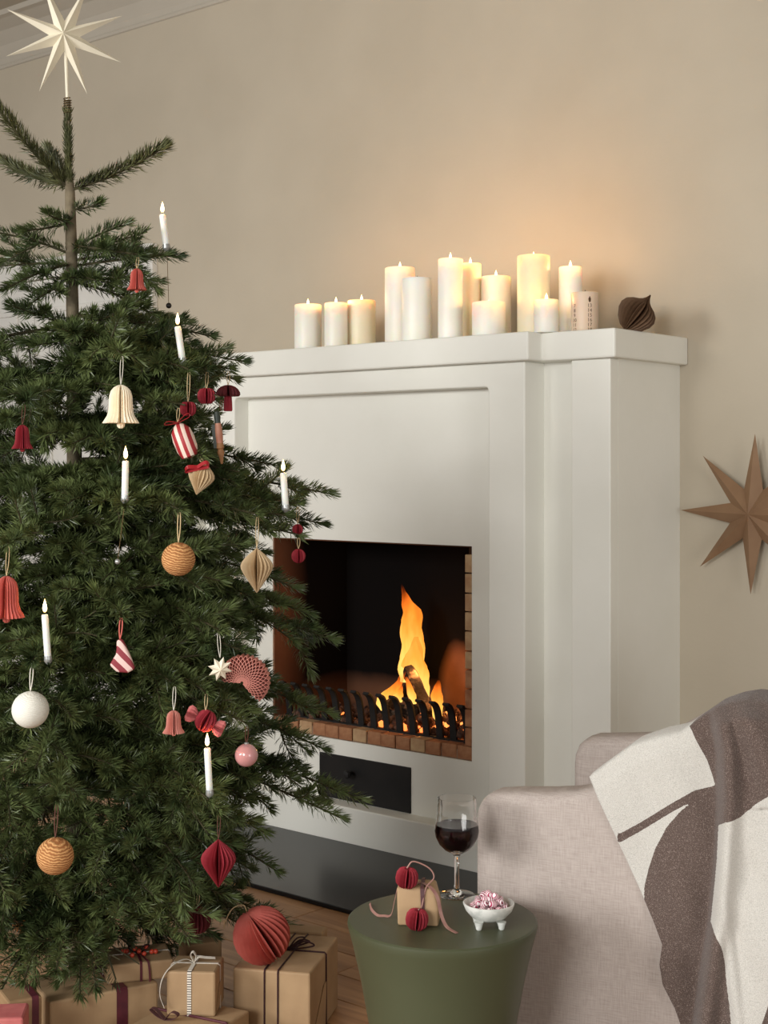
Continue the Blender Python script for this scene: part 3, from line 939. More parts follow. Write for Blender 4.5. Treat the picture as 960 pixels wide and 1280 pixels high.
# candy-striped parcel with a bow
D, s, c = hang_at(230, 550, 40, 18)
o = thing('striped_candy', 'red and white striped sweet ornament tied with a glossy red bow', 'ornament', c, 0, 'hanging paper ornaments')
MB().lathe([(.002, -24 * s), (10 * s, -22 * s), (13.5 * s, -12 * s), (14 * s, 2 * s), (12.5 * s, 12 * s), (7 * s, 19 * s), (3 * s, 22 * s)], 20).build('body', M['stripe_red'], o, smooth=True).rotation_euler = (0, -.35, 0)
bw = MB()
for sd in (-1, 1):
    bw.ribbon(smooth_pts([(-8 * s, -.004, 22 * s), (-8 * s + sd * 12 * s, -.006, (28 + sd * 5) * s), (-8 * s + sd * 15 * s, -.004, (24 + sd * 5) * s), (-8 * s, -.005, 21 * s)], 5), 6 * s, (0, 1, .2))
bw.build('bow', M['red_bow'], o)
loop_string(o, (-8 * s, 0, 22 * s), (-8 * s, .012, 40 * s), M['string'])
# slim figure
D, s, c = hang_at(274, 546, 46, 12, keep=1.6)
o = thing('hanging_figure', 'slim painted wooden figure hanging below the red mushroom', 'ornament', c, 0, 'hanging paper ornaments')
Mx = Matrix.Rotation(-.10, 4, 'Y')
MB().lathe([(1.5 * s, 33 * s), (3.6 * s, 31 * s), (4.2 * s, 24 * s), (3.6 * s, 20 * s), (3.8 * s, 17 * s)][::-1], 12, Mx).build('head', M['figure_grey'], o, smooth=True)
MB().lathe([(3.8 * s, 17 * s), (4.6 * s, 10 * s), (4.8 * s, 0), (4.2 * s, -8 * s)][::-1], 12, Mx).build('body', M['figure_pink'], o, smooth=True)
MB().lathe([(4.4 * s, -8 * s), (5 * s, -14 * s), (3.4 * s, -16 * s), (4.6 * s, -20 * s), (2.8 * s, -26 * s), (1.4 * s, -34 * s)][::-1], 12, Mx).build('skirt', M['figure_tan'], o, smooth=True)
MB().box(-8 * s, -3.5 * s, -.003, .003, -14 * s, 16 * s, Mx).build('side_board', M['figure_grey'], o)
loop_string(o, (2 * s, 0, 33 * s), (2 * s, .012, 46 * s), M['string_dark'])

o, s = honey('paper_drop', 'pale beige paper drop with a red bow on top', 251, 598, prof_drop(17, 42), 20, 'p_beige', 24, gaps=(), rad=18, depth=.28, tilt=(.1, .25, .3))
bw = MB()
for sd in (-1, 1):
    bw.ribbon(smooth_pts([(-3 * s, -12 * s, 14 * s), ((-3 + sd * 11) * s, -15 * s, (17 + sd * 3) * s), ((-3 + sd * 14) * s, -13 * s, (12 + sd * 3) * s), (-3 * s, -12 * s, 12 * s)], 5), 5 * s, (0, .4, 1))
bw.build('bow', M['red_bow'], o)
o, s = honey('paper_drop', 'beige pleated paper drop hanging right of the jute ball', 321, 713, prof_drop(20.5, 56), 22, 'p_beige', 66, 'string', gaps=(16,), rad=27, depth=.32)
o, s = honey('paper_drop', 'dark red pleated paper drop hanging low on the tree', 273, 1079, prof_drop(22, 60), 22, 'p_red', 60, 'string_dark', gaps=(16,), rad=28, depth=.32)
o, s = honey('paper_ball', 'small red paper ball half hidden in the right branches', 372, 662, prof_ball(7, 8), 12, 'p_red', 28, gaps=(9,), rad=7)
o, s = honey('paper_ball', 'small red paper ball among needles before the dark hearth', 373, 695, prof_ball(9, 8), 12, 'p_red', 22, gaps=(9,), rad=7)
o, s = honey('paper_ball', 'dark red paper ball deep in the lowest branches', 247, 1150, prof_ball(17, 10), 18, 'p_dark', 30, gaps=(), rad=12, out=-.16, keep=0.5)

# wound balls
def ball(name, label, px, py, r, m, hang, strm, cap=None, **kw):
    D, s, c = hang_at(px, py, hang, r, **kw)
    o = thing(name, label, 'ornament', c, 0, 'hanging baubles')
    me = MB().lathe([(max(r * s * math.sin(PI * i / 20), 1e-4), -r * s * math.cos(PI * i / 20)) for i in range(21)], 32).build('ball', M[m], o, smooth=True)
    me.rotation_euler = (.25, .2, 0)
    if cap:
        MB().lathe([(r * .2 * s, .96 * r * s), (r * .2 * s, 1.10 * r * s), (r * .05 * s, 1.14 * r * s)], 12).build('cap', M[cap], o)
    loop_string(o, (0, 0, r * s), (0, .012, hang * s), M[strm], r=.0010)
    return o
ball('wound_ball', 'light orange jute-wound ball in the middle of the tree', 223, 699, 21, 'jute', 58, 'string')
ball('wound_ball', 'orange-brown jute-wound ball low on the left', 69, 1070, 23, 'jute', 62, 'string_dark')
ball('wound_ball', 'dim jute-wound ball deep in the bottom left branches', 29, 1152, 14, 'jute', 34, 'string_dark', out=-.27, keep=0.0)
ball('wound_ball', 'white wool-wound ball at the left of the tree', 38, 887, 23, 'wool', 56, 'string_white')
ball('glass_bauble', 'pink glossy glass bauble beside the lowest candle', 308, 944, 14.5, 'glass_pink', 34, 'string_dark', cap='bead_grey')

# striped stocking
D, s, c = hang_at(152, 820, 44, 20)
o = thing('striped_stocking', 'maroon and white striped stocking ornament in the left branches', 'ornament', c, 0, 'hanging paper ornaments')
out_ = [(-6, 20), (1, 22), (6, 12), (13, -4), (17, -16), (8, -21), (-6, -20), (-15, -11), (-12, -6), (-7, 2), (-6, 10)]
mb = MB(); nn = len(out_)
mb.add([(x * s, y_ * s, z_ * s) for y_ in (-4, 4) for x, z_ in out_], [tuple(range(nn)), tuple(range(2 * nn - 1, nn - 1, -1))] + [(i, (i + 1) % nn, nn + (i + 1) % nn, nn + i) for i in range(nn)])
mb.build('sock', M['stripe_sock'], o, bevel=3 * s, seg=3, smooth=True)
loop_string(o, (-2 * s, 0, 21 * s), (-2 * s, .012, 46 * s), M['p_coral'], r=.0012)
# cream star
def star3d(n, R, r, th, th_b=None):
    vs_ = [Vector((0, -th, 0)), Vector((0, th if th_b is None else th_b, 0))]
    for k in range(2 * n):
        a = PI / 2 + PI * k / n
        rr = R if k % 2 == 0 else r
        vs_.append(Vector((rr * math.cos(a), 0, rr * math.sin(a))))
    fs_ = []
    for k in range(2 * n):
        k2 = (k + 1) % (2 * n)
        fs_ += [(0, 2 + k, 2 + k2), (1, 2 + k2, 2 + k)]
    return MB().add(vs_, fs_)
D, s, c = hang_at(275, 836, 42, 16)
o = thing('felt_star', 'small cream star ornament touching the pink paper fan', 'ornament', c, 0, 'hanging paper ornaments')
star3d(8, 16 * s, 9 * s, 6 * s).build('star', M['p_cream'], o).rotation_euler = (.2, .25, .35)
loop_string(o, (0, 0, 14 * s), (-.004, .012, 42 * s), M['string_white'])
# pink honeycomb fan
D, s, c = hang_at(306, 850, 30, 27, out=-.005)
o = thing('paper_fan', 'pink honeycomb paper fan open in the right branches', 'ornament', c, 0, 'hanging paper ornaments')
mb = MB(); NA, NR = 40, 10
R0 = 32 * s
a0, a1 = math.radians(-34), math.radians(196)
da = (a1 - a0) / NA
vs_, fs_ = [], []
for k in range(NA + 1):                       # sheets glued in alternate rings: open cells seen from the side
    for j in range(NR + 1):
        rr = R0 * (.06 + .94 * j / NR)
        a = a0 + da * k + da * .40 * (1 if (j + k) % 2 else -1)
        hd_ = math.sqrt(max(1 - (.96 * rr / R0) ** 2, 0)) * .42 * R0 + .002
        for y_ in (-hd_, hd_):
            vs_.append(Vector((rr * math.cos(a), y_, rr * math.sin(a))))
    for j in range(NR):
        b0 = (k * (NR + 1) + j) * 2
        fs_.append((b0, b0 + 1, b0 + 3, b0 + 2))
mb.add(vs_, fs_)
fo = mb.build('fan', M['p_pink'], o)
md = fo.modifiers.new('paper', 'SOLIDIFY'); md.thickness = .0011; md.offset = 0
fo.rotation_euler = (0.1, .30, -.12)
loop_string(o, (0, 0, 26 * s), (0, .012, 34 * s), M['string_dark'])
# paper candy of three lobes
D, s, c = hang_at(257, 901, 30, 22, out=.03)
o = thing('paper_candy', 'red pleated paper candy just above the lowest tree candle', 'ornament', c, 0, 'hanging paper ornaments')
def lobe(cx, cz, prof, ang, m, nm):
    b = pleated([(r_ * s, z_ * s) for r_, z_ in prof], 14, .32, gaps=(10,)).build(nm, M[m], o)
    b.location = (cx * s, 0, cz * s); b.rotation_euler = (0, ang, 0)
lobe(0, 0, prof_ball(14, 8), .5, 'p_red', 'centre')
lobe(-17, 8, [(1.5, -9), (6, -6), (10, -1), (11, 4), (8, 7)], -1.15, 'p_rose', 'wrapper_end')
lobe(16, -9, [(1.5, -9), (6, -6), (10, -1), (11, 4), (8, 7)], 2.0, 'p_rose', 'wrapper_end')
loop_string(o, (0, 0, 13 * s), (0, .012, 32 * s), M['string'])

# ---- candles clipped on the branches
def tree_candle(label, px, py_top, px_b, py_b, bead=None, beadm='bead_dark', wpx=8.5, out=.03):
    D = tree_surface((px + px_b) / 2, (py_top + py_b) / 2, out)
    s = D / FPX
    base, top = W(px_b, py_b, D), W(px, py_top, D)
    ax = (top - base)
    L_ = ax.length
    o = thing('tree_candle', label, 'candle', base, 0, 'candles clipped on the tree')
    q = ax.to_track_quat('Z', 'Y').to_matrix().to_4x4()
    r = wpx / 2 * s
    MB().lathe([(r * .96, 0), (r, .002), (r, L_ - .002), (r * .8, L_), (r * .3, L_ - .001), (.0004, L_ - .001)], 16, q).build('wax', M['wax'], o, smooth=True)
    tp = q @ Vector((0, 0, L_))
    MB().tube([tp, tp + Vector((0, 0, .006))], .0008, 5).build('wick', M['wick'], o)
    f = link(bpy.data.objects.new('flame', flame_mesh(.023)), o); f.location = tp + Vector((0, 0, .003))
    point_light('candle_light', tp + Vector((0, 0, .016)), .16, (1, .52, .18), .005, o)
    hd = MB().lathe([(r * .4, -.010), (r * .8, -.008), (r * 1.2, -.004), (r * 1.15, .0), (r * 1.12, .004), (r * 1.02, .004)], 14, q)
    hd.build('holder', M['bead_grey'], o, smooth=True)
    if bead:
        bp_ = W(bead[0], bead[1], D) - base
        MB().tube([q @ Vector((0, 0, -.010)), bp_], .0006, 5).build('pendulum_rod', M['metal'], o)
        br = 3.6 * s
        MB().lathe([(max(br * math.sin(PI * i / 8), 1e-4), -br * math.cos(PI * i / 8)) for i in range(9)], 12, Matrix.Translation(bp_)).build('counterweight', M[beadm], o, smooth=True)
    ORN.append(((base + top) / 2, L_ * .45)); ORN.append((top + Vector((0, 0, .012)), .022)); ORN.append((base * .75 + top * .25, .016))
    HANG.append(base + Vector((0, .004, -.016)))
    return o
tree_candle('highest white tree candle leaning over the top right branches', 203, 268, 208, 308, (211, 382))
tree_candle('tree candle on the second right tier, below the highest one', 222, 408, 228, 450)
tree_candle('tree candle standing under the cream paper bell', 157, 576, 156, 622, (147, 702), 'bead_grey')
tree_candle('tree candle at the far right tier, before the fireplace panel', 354, 591, 357, 634)
tree_candle('tree candle at the left, right of the coral bell', 56, 768, 60, 823)
tree_candle('lowest tree candle, under the red paper candy', 259, 935, 262, 990)

# ---- growth of the fir
TB = np.array(tree_base)
def bez_np(p0, p1, p2, n):
    t = np.linspace(0, 1, n)[:, None]
    return (1 - t) ** 2 * p0 + 2 * t * (1 - t) * p1 + t * t * p2

class Spray:
    """one branch: twig tubes and needles"""
    def __init__(self):
        self.wood = MB()
        self.base, self.dir, self.wid, self.ln = [], [], [], []
    def shoot(self, pts, r0, r1, dens, nl, cover=0.0, hug=1.0):
        pts = np.asarray(pts, float)
        n = len(pts)
        self.wood.tube([Vector(p) for p in pts], [r0 + (r1 - r0) * i / (n - 1) for i in range(n)], 5)
        seg = np.linalg.norm(np.diff(pts, axis=0), axis=1)
        cum = np.concatenate([[0], np.cumsum(seg)])
        L_ = cum[-1]
        k = int(L_ * dens * (1 - cover))
        if k < 4: return
        d = RNG.uniform(cover * L_, L_, k)
        # tuft at the tip
        tip = max(6, int(.018 * dens))
        d = np.concatenate([d, np.full(tip, L_ * .995)])
        k = len(d)
        pos = np.stack([np.interp(d, cum, pts[:, i]) for i in range(3)], 1)
        ax = np.gradient(pts, axis=0); ax /= np.linalg.norm(ax, axis=1)[:, None] + 1e-9
        axd = np.stack([np.interp(d, cum, ax[:, i]) for i in range(3)], 1); axd /= np.linalg.norm(axd, axis=1)[:, None]
        up = np.array([0, 0, 1.0])
        side = np.cross(axd, up); sn = np.linalg.norm(side, axis=1)[:, None]
        side = np.where(sn > .15, side / np.maximum(sn, 1e-6), np.array([1.0, 0, 0]))
        u2 = np.cross(side, axd)
        phi = RNG.normal(0, 1.15, k)                    # 0 = upward, more needles above than below
        phi = np.where(RNG.random(k) < .25, RNG.uniform(-PI, PI, k), phi)
        rad = u2 * np.cos(phi)[:, None] + side * np.sin(phi)[:, None]
        rem = (L_ - d) / .03
        alpha = np.radians(RNG.normal(56, 9, k) * hug) * np.clip(.42 + .58 * np.clip(rem, 0, 1), 0, 1)
        alpha[-tip:] = np.radians(RNG.uniform(4, 40, tip))
        dr = axd * np.cos(alpha)[:, None] + rad * np.sin(alpha)[:, None]
        dr[:, 2] += .05
        dr /= np.linalg.norm(dr, axis=1)[:, None]
        ln = nl * RNG.uniform(.72, 1.1, k) * np.clip(.7 + .3 * np.clip((d - cover * L_) / .02, 0, 1), 0, 1)
        w = np.cross(dr, rad + RNG.normal(0, .35, (k, 3))); w /= np.linalg.norm(w, axis=1)[:, None] + 1e-9
        self.base.append(pos); self.dir.append(dr); self.wid.append(w); self.ln.append(ln)
    def build(self, parent, nm='needle', origin=TB):
        self.wood.v = [tuple(np.array(v) - origin) for v in self.wood.v]
        o = self.wood.build('branch', M['twig'], parent)
        if not self.base: return o
        b, d, w, ln = np.concatenate(self.base), np.concatenate(self.dir), np.concatenate(self.wid), np.concatenate(self.ln)
        keep = np.ones(len(b), bool)
        mid = b + d * ln[:, None] * .6
        camp = np.array([0, 0, CAMH])
        for c, r in ORN:
            c = np.array(c); ray = camp - c; ray /= np.linalg.norm(ray)
            v = mid - c
            t = np.clip(v @ ray, 0, .30)
            dist = np.linalg.norm(v - t[:, None] * ray, axis=1)
            keep &= dist > r
        b, d, w, ln = b[keep], d[keep], w[keep], ln[keep]
        k = len(b)
        if k == 0: return o
        hw = .00118
        b = b - origin
        bend = np.cross(w, d) * (ln * .06)[:, None]
        m_ = b + d * (ln * .55)[:, None] + bend
        V = np.empty((k, 4, 3), np.float32)
        V[:, 0] = b; V[:, 1] = m_ + w * hw; V[:, 2] = b + d * ln[:, None]; V[:, 3] = m_ - w * hw
        me = bpy.data.meshes.new('needles')
        me.vertices.add(4 * k); me.vertices.foreach_set('co', V.reshape(-1))
        me.loops.add(4 * k); me.loops.foreach_set('vertex_index', np.arange(4 * k, dtype=np.int32))
        me.polygons.add(k); me.polygons.foreach_set('loop_start', np.arange(0, 4 * k, 4, dtype=np.int32))
        me.update(calc_edges=True)
        nd = finish('needles', me, M[nm], o)
        nd['kind'] = 'stuff'
        return o

def perp_frame(ax):
    up = np.array([0, 0, 1.0])
    s_ = np.cross(ax, up)
    if np.linalg.norm(s_) < .1: s_ = np.array([1.0, 0, 0])
    s_ /= np.linalg.norm(s_)
    return s_, np.cross(s_, ax)

DENS, NL = 1800, .0285
def grow_branch(p0, p1, sag=.0, lat=True, dens=DENS, nl=NL, bare=.22, nm='needle', hug=1.0, spread=1.0):
    p0, p1 = np.array(p0, float), np.array(p1, float)
    sp = Spray()
    L_ = np.linalg.norm(p1 - p0)
    c = (p0 + p1) / 2 + np.array([0, 0, sag * L_]) + RNG.normal(0, .02 * L_, 3)
    ax = bez_np(p0, c, p1, 12)
    sp.shoot(ax, .0022 + .0055 * min(L_, .6), .0016, dens, nl, cover=bare if L_ > .25 else .06, hug=hug)
    if lat and L_ > .10:
        s0 = RNG.uniform(.085, .105)
        nodes = []
        x = s0
        while x < L_ * .86 and len(nodes) < 6:
            nodes.append(x); x += RNG.uniform(.095, .125)
        for x in nodes:
            t = 1 - x / L_
            i = t * 11; i0 = int(i); fr_ = i - i0
            p = ax[i0] * (1 - fr_) + ax[min(i0 + 1, 11)] * fr_
            d = ax[min(i0 + 1, 11)] - ax[i0]; d /= np.linalg.norm(d)
            s_, u_ = perp_frame(d)
            sides = [-1, 1]
            if RNG.random() < .55: sides.append(0)
            for sd in sides:
                ang = math.radians(RNG.uniform(42, 58))
                if sd == 0:
                    dd = d * math.cos(ang) + u_ * math.sin(ang) * (1 if RNG.random() < .45 else -1)
                    ll = RNG.uniform(.04, .075)
                else:
                    dd = d * math.cos(ang) + s_ * sd * math.sin(ang) + u_ * RNG.normal(0.02, .16)
                    ll = min(x * RNG.uniform(.62, .85), .26) * spread
                ll = max(ll, .045)
                tip = p + dd * ll + d * ll * .12 + np.array([0, 0, RNG.normal(0, .012)])
                la = bez_np(p, p + dd * ll * .55, tip, 7)
                sp.shoot(la, .0018, .0012, dens, nl, cover=.04 if ll < .16 else .12, hug=hug)
                if ll > .12:
                    y_ = RNG.uniform(.06, .075)
                    while y_ < ll * .85:
                        tt = 1 - y_ / ll
                        q = la[min(int(tt * 6), 5)]
                        ld = la[min(int(tt * 6) + 1, 6)] - q; ld /= np.linalg.norm(ld)
                        s2, u2 = perp_frame(ld)
                        for sd2 in (-1, 1):
                            a2 = math.radians(RNG.uniform(42, 58))
                            d2 = ld * math.cos(a2) + s2 * sd2 * math.sin(a2) + u2 * RNG.normal(0, .15)
                            l2 = max(.04, min(y_ * .75, .12)) * RNG.uniform(.85, 1.1)
                            sp.shoot(bez_np(q, q + d2 * l2 * .5, q + d2 * l2 + ld * l2 * .1, 5), .0014, .001, dens, nl, hug=hug)
                        y_ += RNG.uniform(.07, .09)
    return sp.build(tree, nm)

# trunk and leader
trunk = MB()
tp = [W(TPX + 2, 0, TD), W(TPX + 3, 0, TD), W(TPX + 1, 0, TD), W(92, 0, TD), W(88, 0, TD), W(86, 0, TD)]
tz = [0.0, .4, .85, 1.25, 1.60, 1.66]
trunk.tube(smooth_pts([(p.x - tree_base.x, 0, z_) for p, z_ in zip(tp, tz)], 5), [.024 - .0165 * i / 25 for i in range(26)], 12)
trunk.build('trunk', M['bark'], tree, smooth=True)
def trunk_pt(z_):
    return np.array([np.interp(z_, tz, [p.x for p in tp]), TD, z_])
sp = Spray()
Lz0 = W(86, 240, TD).z; Lz1 = W(84.5, 126, TD).z
sp.shoot(np.array([W(87, 240, TD), W(86, 200, TD), W(85, 170, TD), W(84.5, 146, TD)]), .0055, .0050, 4200, .024, hug=.62)
sp.build(tree, 'needle_dark')

# boughs whose outline shows against the wall and the chimney: (root py, tip px, tip py, depth shift, side shoots)
S = [
    (236, -4, 134, -.06, 0), (232, 6, 205, .10, 0), (238, 202, 186, -.03, 0), (234, 60, 190, .14, 0),
    (262, 122, 255, -.05, 0), (278, 34, 288, -.08, 1), (276, 60, 268, -.10, 0),
    (312, 157, 281, .02, 0), (318, 184, 290, -.06, 1), (326, 221, 321, -.02, 1), (318, -6, 290, -.04, 1), (330, -20, 335, .05, 1), (330, 10, 360, -.14, 1),
    (340, 198, 352, .03, 1), (352, 190, 392, -.05, 1), (345, 30, 385, -.15, 1), (350, 120, 350, -.15, 1),
    (392, 205, 412, .02, 1), (395, 262, 420, .0, 1), (420, 303, 452, -.03, 1), (425, 292, 474, .05, 1), (450, 270, 500, -.10, 1),
    (520, 262, 560, .02, 1), (545, 346, 582, .04, 1), (575, 412, 617, -.02, 1), (590, 402, 655, .03, 1), (575, 300, 590, -.12, 1),
    (660, 370, 735, .02, 1), (690, 386, 768, -.04, 1), (720, 415, 800, .0, 1), (650, 330, 690, .12, 1),
    (800, 412, 893, -.02, 1), (830, 404, 936, .05, 1), (800, 350, 860, .15, 1),
    (900, 452, 1000, .0, 1), (905, 425, 1022, -.06, 1), (930, 330, 1040, -.16, 1),
    (985, 345, 1088, -.08, 1), (1040, 368, 1160, .06, 1), (1060, 300, 1140, -.12, 1), (1060, 120, 1235, -.36, 1), (1050, 30, 1225, -.38, 1), (1075, 70, 1215, -.40, 1), (1085, 0, 1240, -.30, 1), (1100, 100, 1245, -.30, 1), (1075, 262, 1172, .06, 1), (1065, 300, 1155, .12, 1), (1085, 205, 1182, .02, 1), (1090, 240, 1190, .14, 1), (1095, 60, 1240, -.22, 1), 
]
for k, (ry, tx, ty, dd, lt) in enumerate(S):
    p1 = np.array(W(tx, ty, TD + dd))
    z0 = CAMH + (HY - ry) / FPX * TD
    top = ry < 300
    grow_branch(trunk_pt(z0), p1, sag=(-.06 if top else .05), lat=bool(lt), nm='needle_dark' if ry < 245 else 'needle',
                dens=4300 if ry < 245 else DENS, nl=.032 if ry < 245 else NL, bare=.08 if top else .2, hug=.92 if ry < 245 else 1.0,
                spread=.5 if ry < 345 else .8)

# boughs that carry the ornaments and candles
for h_ in HANG:
    p1 = np.array(h_)
    r = math.hypot(p1[0] - TB[0], p1[1] - TB[1])
    if p1[2] > 1.5: z0 = p1[2] - .02
    else: z0 = p1[2] + .10 * r + .02
    grow_branch(trunk_pt(z0), p1 + np.array([0, 0, .0]), sag=.03, spread=.75)

# whorls that fill the crown
zz = 1.33
gold = 0.0
count = 0
while zz > .22:
    nb_ = 5 if zz > 1.25 else 7
    for k in range(nb_):
        a = gold + 2 * PI * k / nb_ + RNG.uniform(-.25, .25)
        zt = zz + (-.04 if zz > 1.0 else -.10) * Rz(zz) / .5 + RNG.uniform(-.04, .03)
        r = Rz(zt) * RNG.uniform(.80, .98)
        # the right-hand outline is already set by the boughs above
        if math.cos(a) > .75: r *= .8
        tip = TB + np.array([r * math.cos(a), r * math.sin(a), 0]); tip[2] = max(zt, .16)
        if math.sin(a) > .6 and (k % 2): continue        # back of the tree: thinner
        grow_branch(trunk_pt(zz + .03), tip, sag=.06)
        count += 1
    gold += 1.1
    zz -= .095

# ------------------------------------------------------------------ star on the tree top
c = W(80.5, 45, TD)
st = thing('tree_top_star', 'white paper star topper on the tip of the tree', 'star', W(84.5, 126, TD))
so = star3d(8, 77 / FPX * TD, 19 / FPX * TD, .022).build('star', M['p_star'], st)
so.location = c - st.location
so.rotation_euler = (0, PI / 8 + .02, .12)
MB().tube([Vector((0, 0, -.004)), W(83, 90, TD) - st.location, W(81, 55, TD) + Vector((0, .004, 0)) - st.location], .0034, 10).build('stem', M['p_star'], st, smooth=True)
cl = [(.0075 * math.cos(i * .55), .0075 * math.sin(i * .55), -.028 + i * .00042) for i in range(80)]
MB().tube([(0, 0, -.052), (0, 0, 0)], .0058, 8).build('socket', M['bark'], st)
MB().tube(cl, .0011, 5).build('wire_coil', M['metal'], st)

# ------------------------------------------------------------------ brown star on the wall
ws = thing('wall_star', 'brown folded paper star hanging on the wall right of the fireplace', 'star', RM(-1.672, WY - .035, .958), -YAW)
star3d(8, .206, .068, .030, .012).build('star', M['p_wallstar'], ws).rotation_euler = (0, .03, 0)
MB().tube([(0, .010, .02), (0, .034, .05)], .001, 5).build('hanger', M['metal'], ws)

# brown onion ornament lying on the mantel
Y0 = 3.20
pos = RM(room_X(797, Y0), Y0, ZT)
on = thing('paper_onion', 'brown pleated paper ornament lying at the right end of the mantel', 'ornament', pos)
D = room_D(797, Y0); s = D / FPX
b = pleated([(r_ * s, z_ * s) for r_, z_ in prof_onion(25, 54)], 26, .30, gaps=(19,)).build('body', M['p_brown'], on)
b.location = (0, 0, 23.5 * s)
b.rotation_euler = (.15, .62, .2)

# ------------------------------------------------------------------ presents under the tree
def gift(label, corner, ang, w, d, h, m='kraft', loc_z=0.0, bev=.004, cat='gift', flaps=True):
    """corner = front left foot; width to the right, depth away, turned by ang"""
    o = thing('gift_box', label, cat, (corner[0], corner[1], loc_z), ang, 'presents under the tree')
    MB().box(0, w, 0, d, 0, h).build('wrapping', M[m], o, bevel=bev, seg=2)
    if flaps:
        f = MB()
        f.add([(w + .0006, .006, .005), (w + .0006, d - .006, .005), (w + .0022, d / 2 + .01, h * .62), (w + .0022, d / 2 - .01, h * .62),
               (w, .006, .004), (w, d - .006, .004), (w, d / 2 + .01, h * .6), (w, d / 2 - .01, h * .6)],
              [(0, 1, 2, 3), (4, 7, 6, 5), (0, 3, 7, 4), (3, 2, 6, 7), (2, 1, 5, 6), (1, 0, 4, 5)])
        f.build('end_flap', M[m], o)
    return o
def wrap_ring(o, w, d, h, x, wd, m, nm, along='y', th=.0009):
    e = .0008
    mb = MB()
    if along == 'y':
        pts = [(x, -e, -.0), (x, -e, h * .5), (x, -e, h - .003), (x, .003, h + e), (x, d / 2, h + e), (x, d - .003, h + e), (x, d + e, h - .003), (x, d + e, 0.0)]
        mb.ribbon(pts, wd, (1, 0, 0), th)
    else:
        pts = [(-e, x, 0.0), (-e, x, h - .003), (.003, x, h + e), (w / 2, x, h + e), (w - .003, x, h + e), (w + e, x, h - .003), (w + e, x, 0.0)]
        mb.ribbon(pts, wd, (0, 1, 0), th)
    return mb.build(nm, m, o)
def tie_ring(o, w, d, h, x, m, along='y', r=.0016):
    e = r * .8
    if along == 'y': pts = [(x, -e, 0), (x, -e, h - .002), (x, .002, h + e), (x, d - .002, h + e), (x, d + e, h - .002), (x, d + e, 0)]
    else: pts = [(-e, x, 0), (-e, x, h - .002), (.002, x, h + e), (w - .002, x, h + e), (w + e, x, h - .002), (w + e, x, 0)]
    return MB().tube(pts, r, 6).build('twine', m, o)

# large box at the right, with the red ball on it
gA = W(291, 1208, 2.70)
angA = -.21
g = gift('large kraft gift box tied with dark twine, right of the tree', (gA.x, gA.y), angA, .150, .215, .14)
tie_ring(g, .150, .215, .14, .062, M['twine']); tie_ring(g, .150, .215, .14, .088, M['twine'])
tie_ring(g, .150, .215, .14, .115, M['twine'], 'x')
kn = MB()
for dx, dy, k in ((.035, .03, 1), (.05, .01, -1), (.02, .05, 1), (-.02, .03, -1)):
    kn.tube(smooth_pts([(.075, .115, .142), (.075 + dx * .6, .115 + dy * .4, .158), (.075 + dx, .115 + dy, .150), (.075 + dx * .5, .115 + dy * .9, .143), (.077, .116, .143)], 5), .0016, 6)
kn.build('bow', M['twine'], g)
gAo = g
# red honeycomb ball lying on it
c = W(327, 1170, 2.72)
rb = 36 / FPX * 2.72
c.z = .1405 + rb * .985
o = thing('honeycomb_ball', 'large coral red honeycomb ball lying on the large gift box', 'ornament', (c.x, c.y, c.z - rb))
b = pleated(prof_ball(rb, 12), 28, .30, gaps=(21,)).build('ball', M['p_coral'], o)
b.location.z = rb; b.rotation_euler = (.25, -.55, .3)
tv = Matrix.Rotation(-.55, 3, 'Y') @ Vector((0, 0, rb)) + Vector((0, 0, rb))
MB().tube(smooth_pts([tv, tv + Vector((-.006, -.004, .012)), tv + Vector((-.026, -.006, .006)), tv + Vector((-.040, -.004, -.02)), tv + Vector((-.042, .0, -.034))], 5), .0011, 6).build('string', M['string'], o)

# box right behind: its rim shows
gp = W(352, 1160, 2.915)
g = gift('kraft gift box just behind the large twine-tied one', (gp.x, gp.y), angA + .02, .085, .045, .140, 'kraft')

# small box with the dotted ribbon, standing on a flat one
gE = W(160, 1284, 2.575)
g = gift('flat kraft box at the bottom edge tied with a plum bow', (gE.x, gE.y), math.radians(-27), .155, .16, .08)
tie_ring(g, .155, .16, .08, .085, M['maroon'], 'x', .0025)
bw = MB()
for sd in (-1, 1):
    bw.ribbon(smooth_pts([(.045, .05, .082), (.045 + sd * .018, .045, .100), (.045 + sd * .030, .048, .096), (.045 + sd * .018, .052, .085), (.045, .05, .082)], 5), .008, (0, 1, .1))
bw.build('bow', M['plum_ribbon'], g)

zb = .0805
gB = W(208, 1273, 2.62)
g = gift('small upright kraft gift with a dotted white ribbon', (gB.x, gB.y), math.radians(-4), .090, .088, .081, loc_z=zb)
wrap_ring(g, .090, .088, .081, .042, .0075, M['ribbon_dash'], 'ribbon')
wrap_ring(g, .090, .088, .081, .046, .006, M['ribbon_white'], 'ribbon', 'x')
bw = MB()
bw.ribbon(smooth_pts([(.042, .046, .083), (.026, .040, .090), (.008, .010, .088), (-.006, -.006, .070), (-.010, -.010, .042), (-.002, -.010, .018)], 5), .0075, [(.3, -1, .2)] * 26)
bw.ribbon(smooth_pts([(.042, .046, .083), (.050, .042, .094), (.064, .046, .092), (.080, .052, .0895)], 5), .006, (0, 1, .3))
bw.ribbon(smooth_pts([(.042, .046, .083), (.036, .042, .098), (.041, .04, .104), (.046, .042, .096), (.043, .046, .084)], 5), .006, (0, 1, .3))
bw.build('bow', M['ribbon_white'], g)

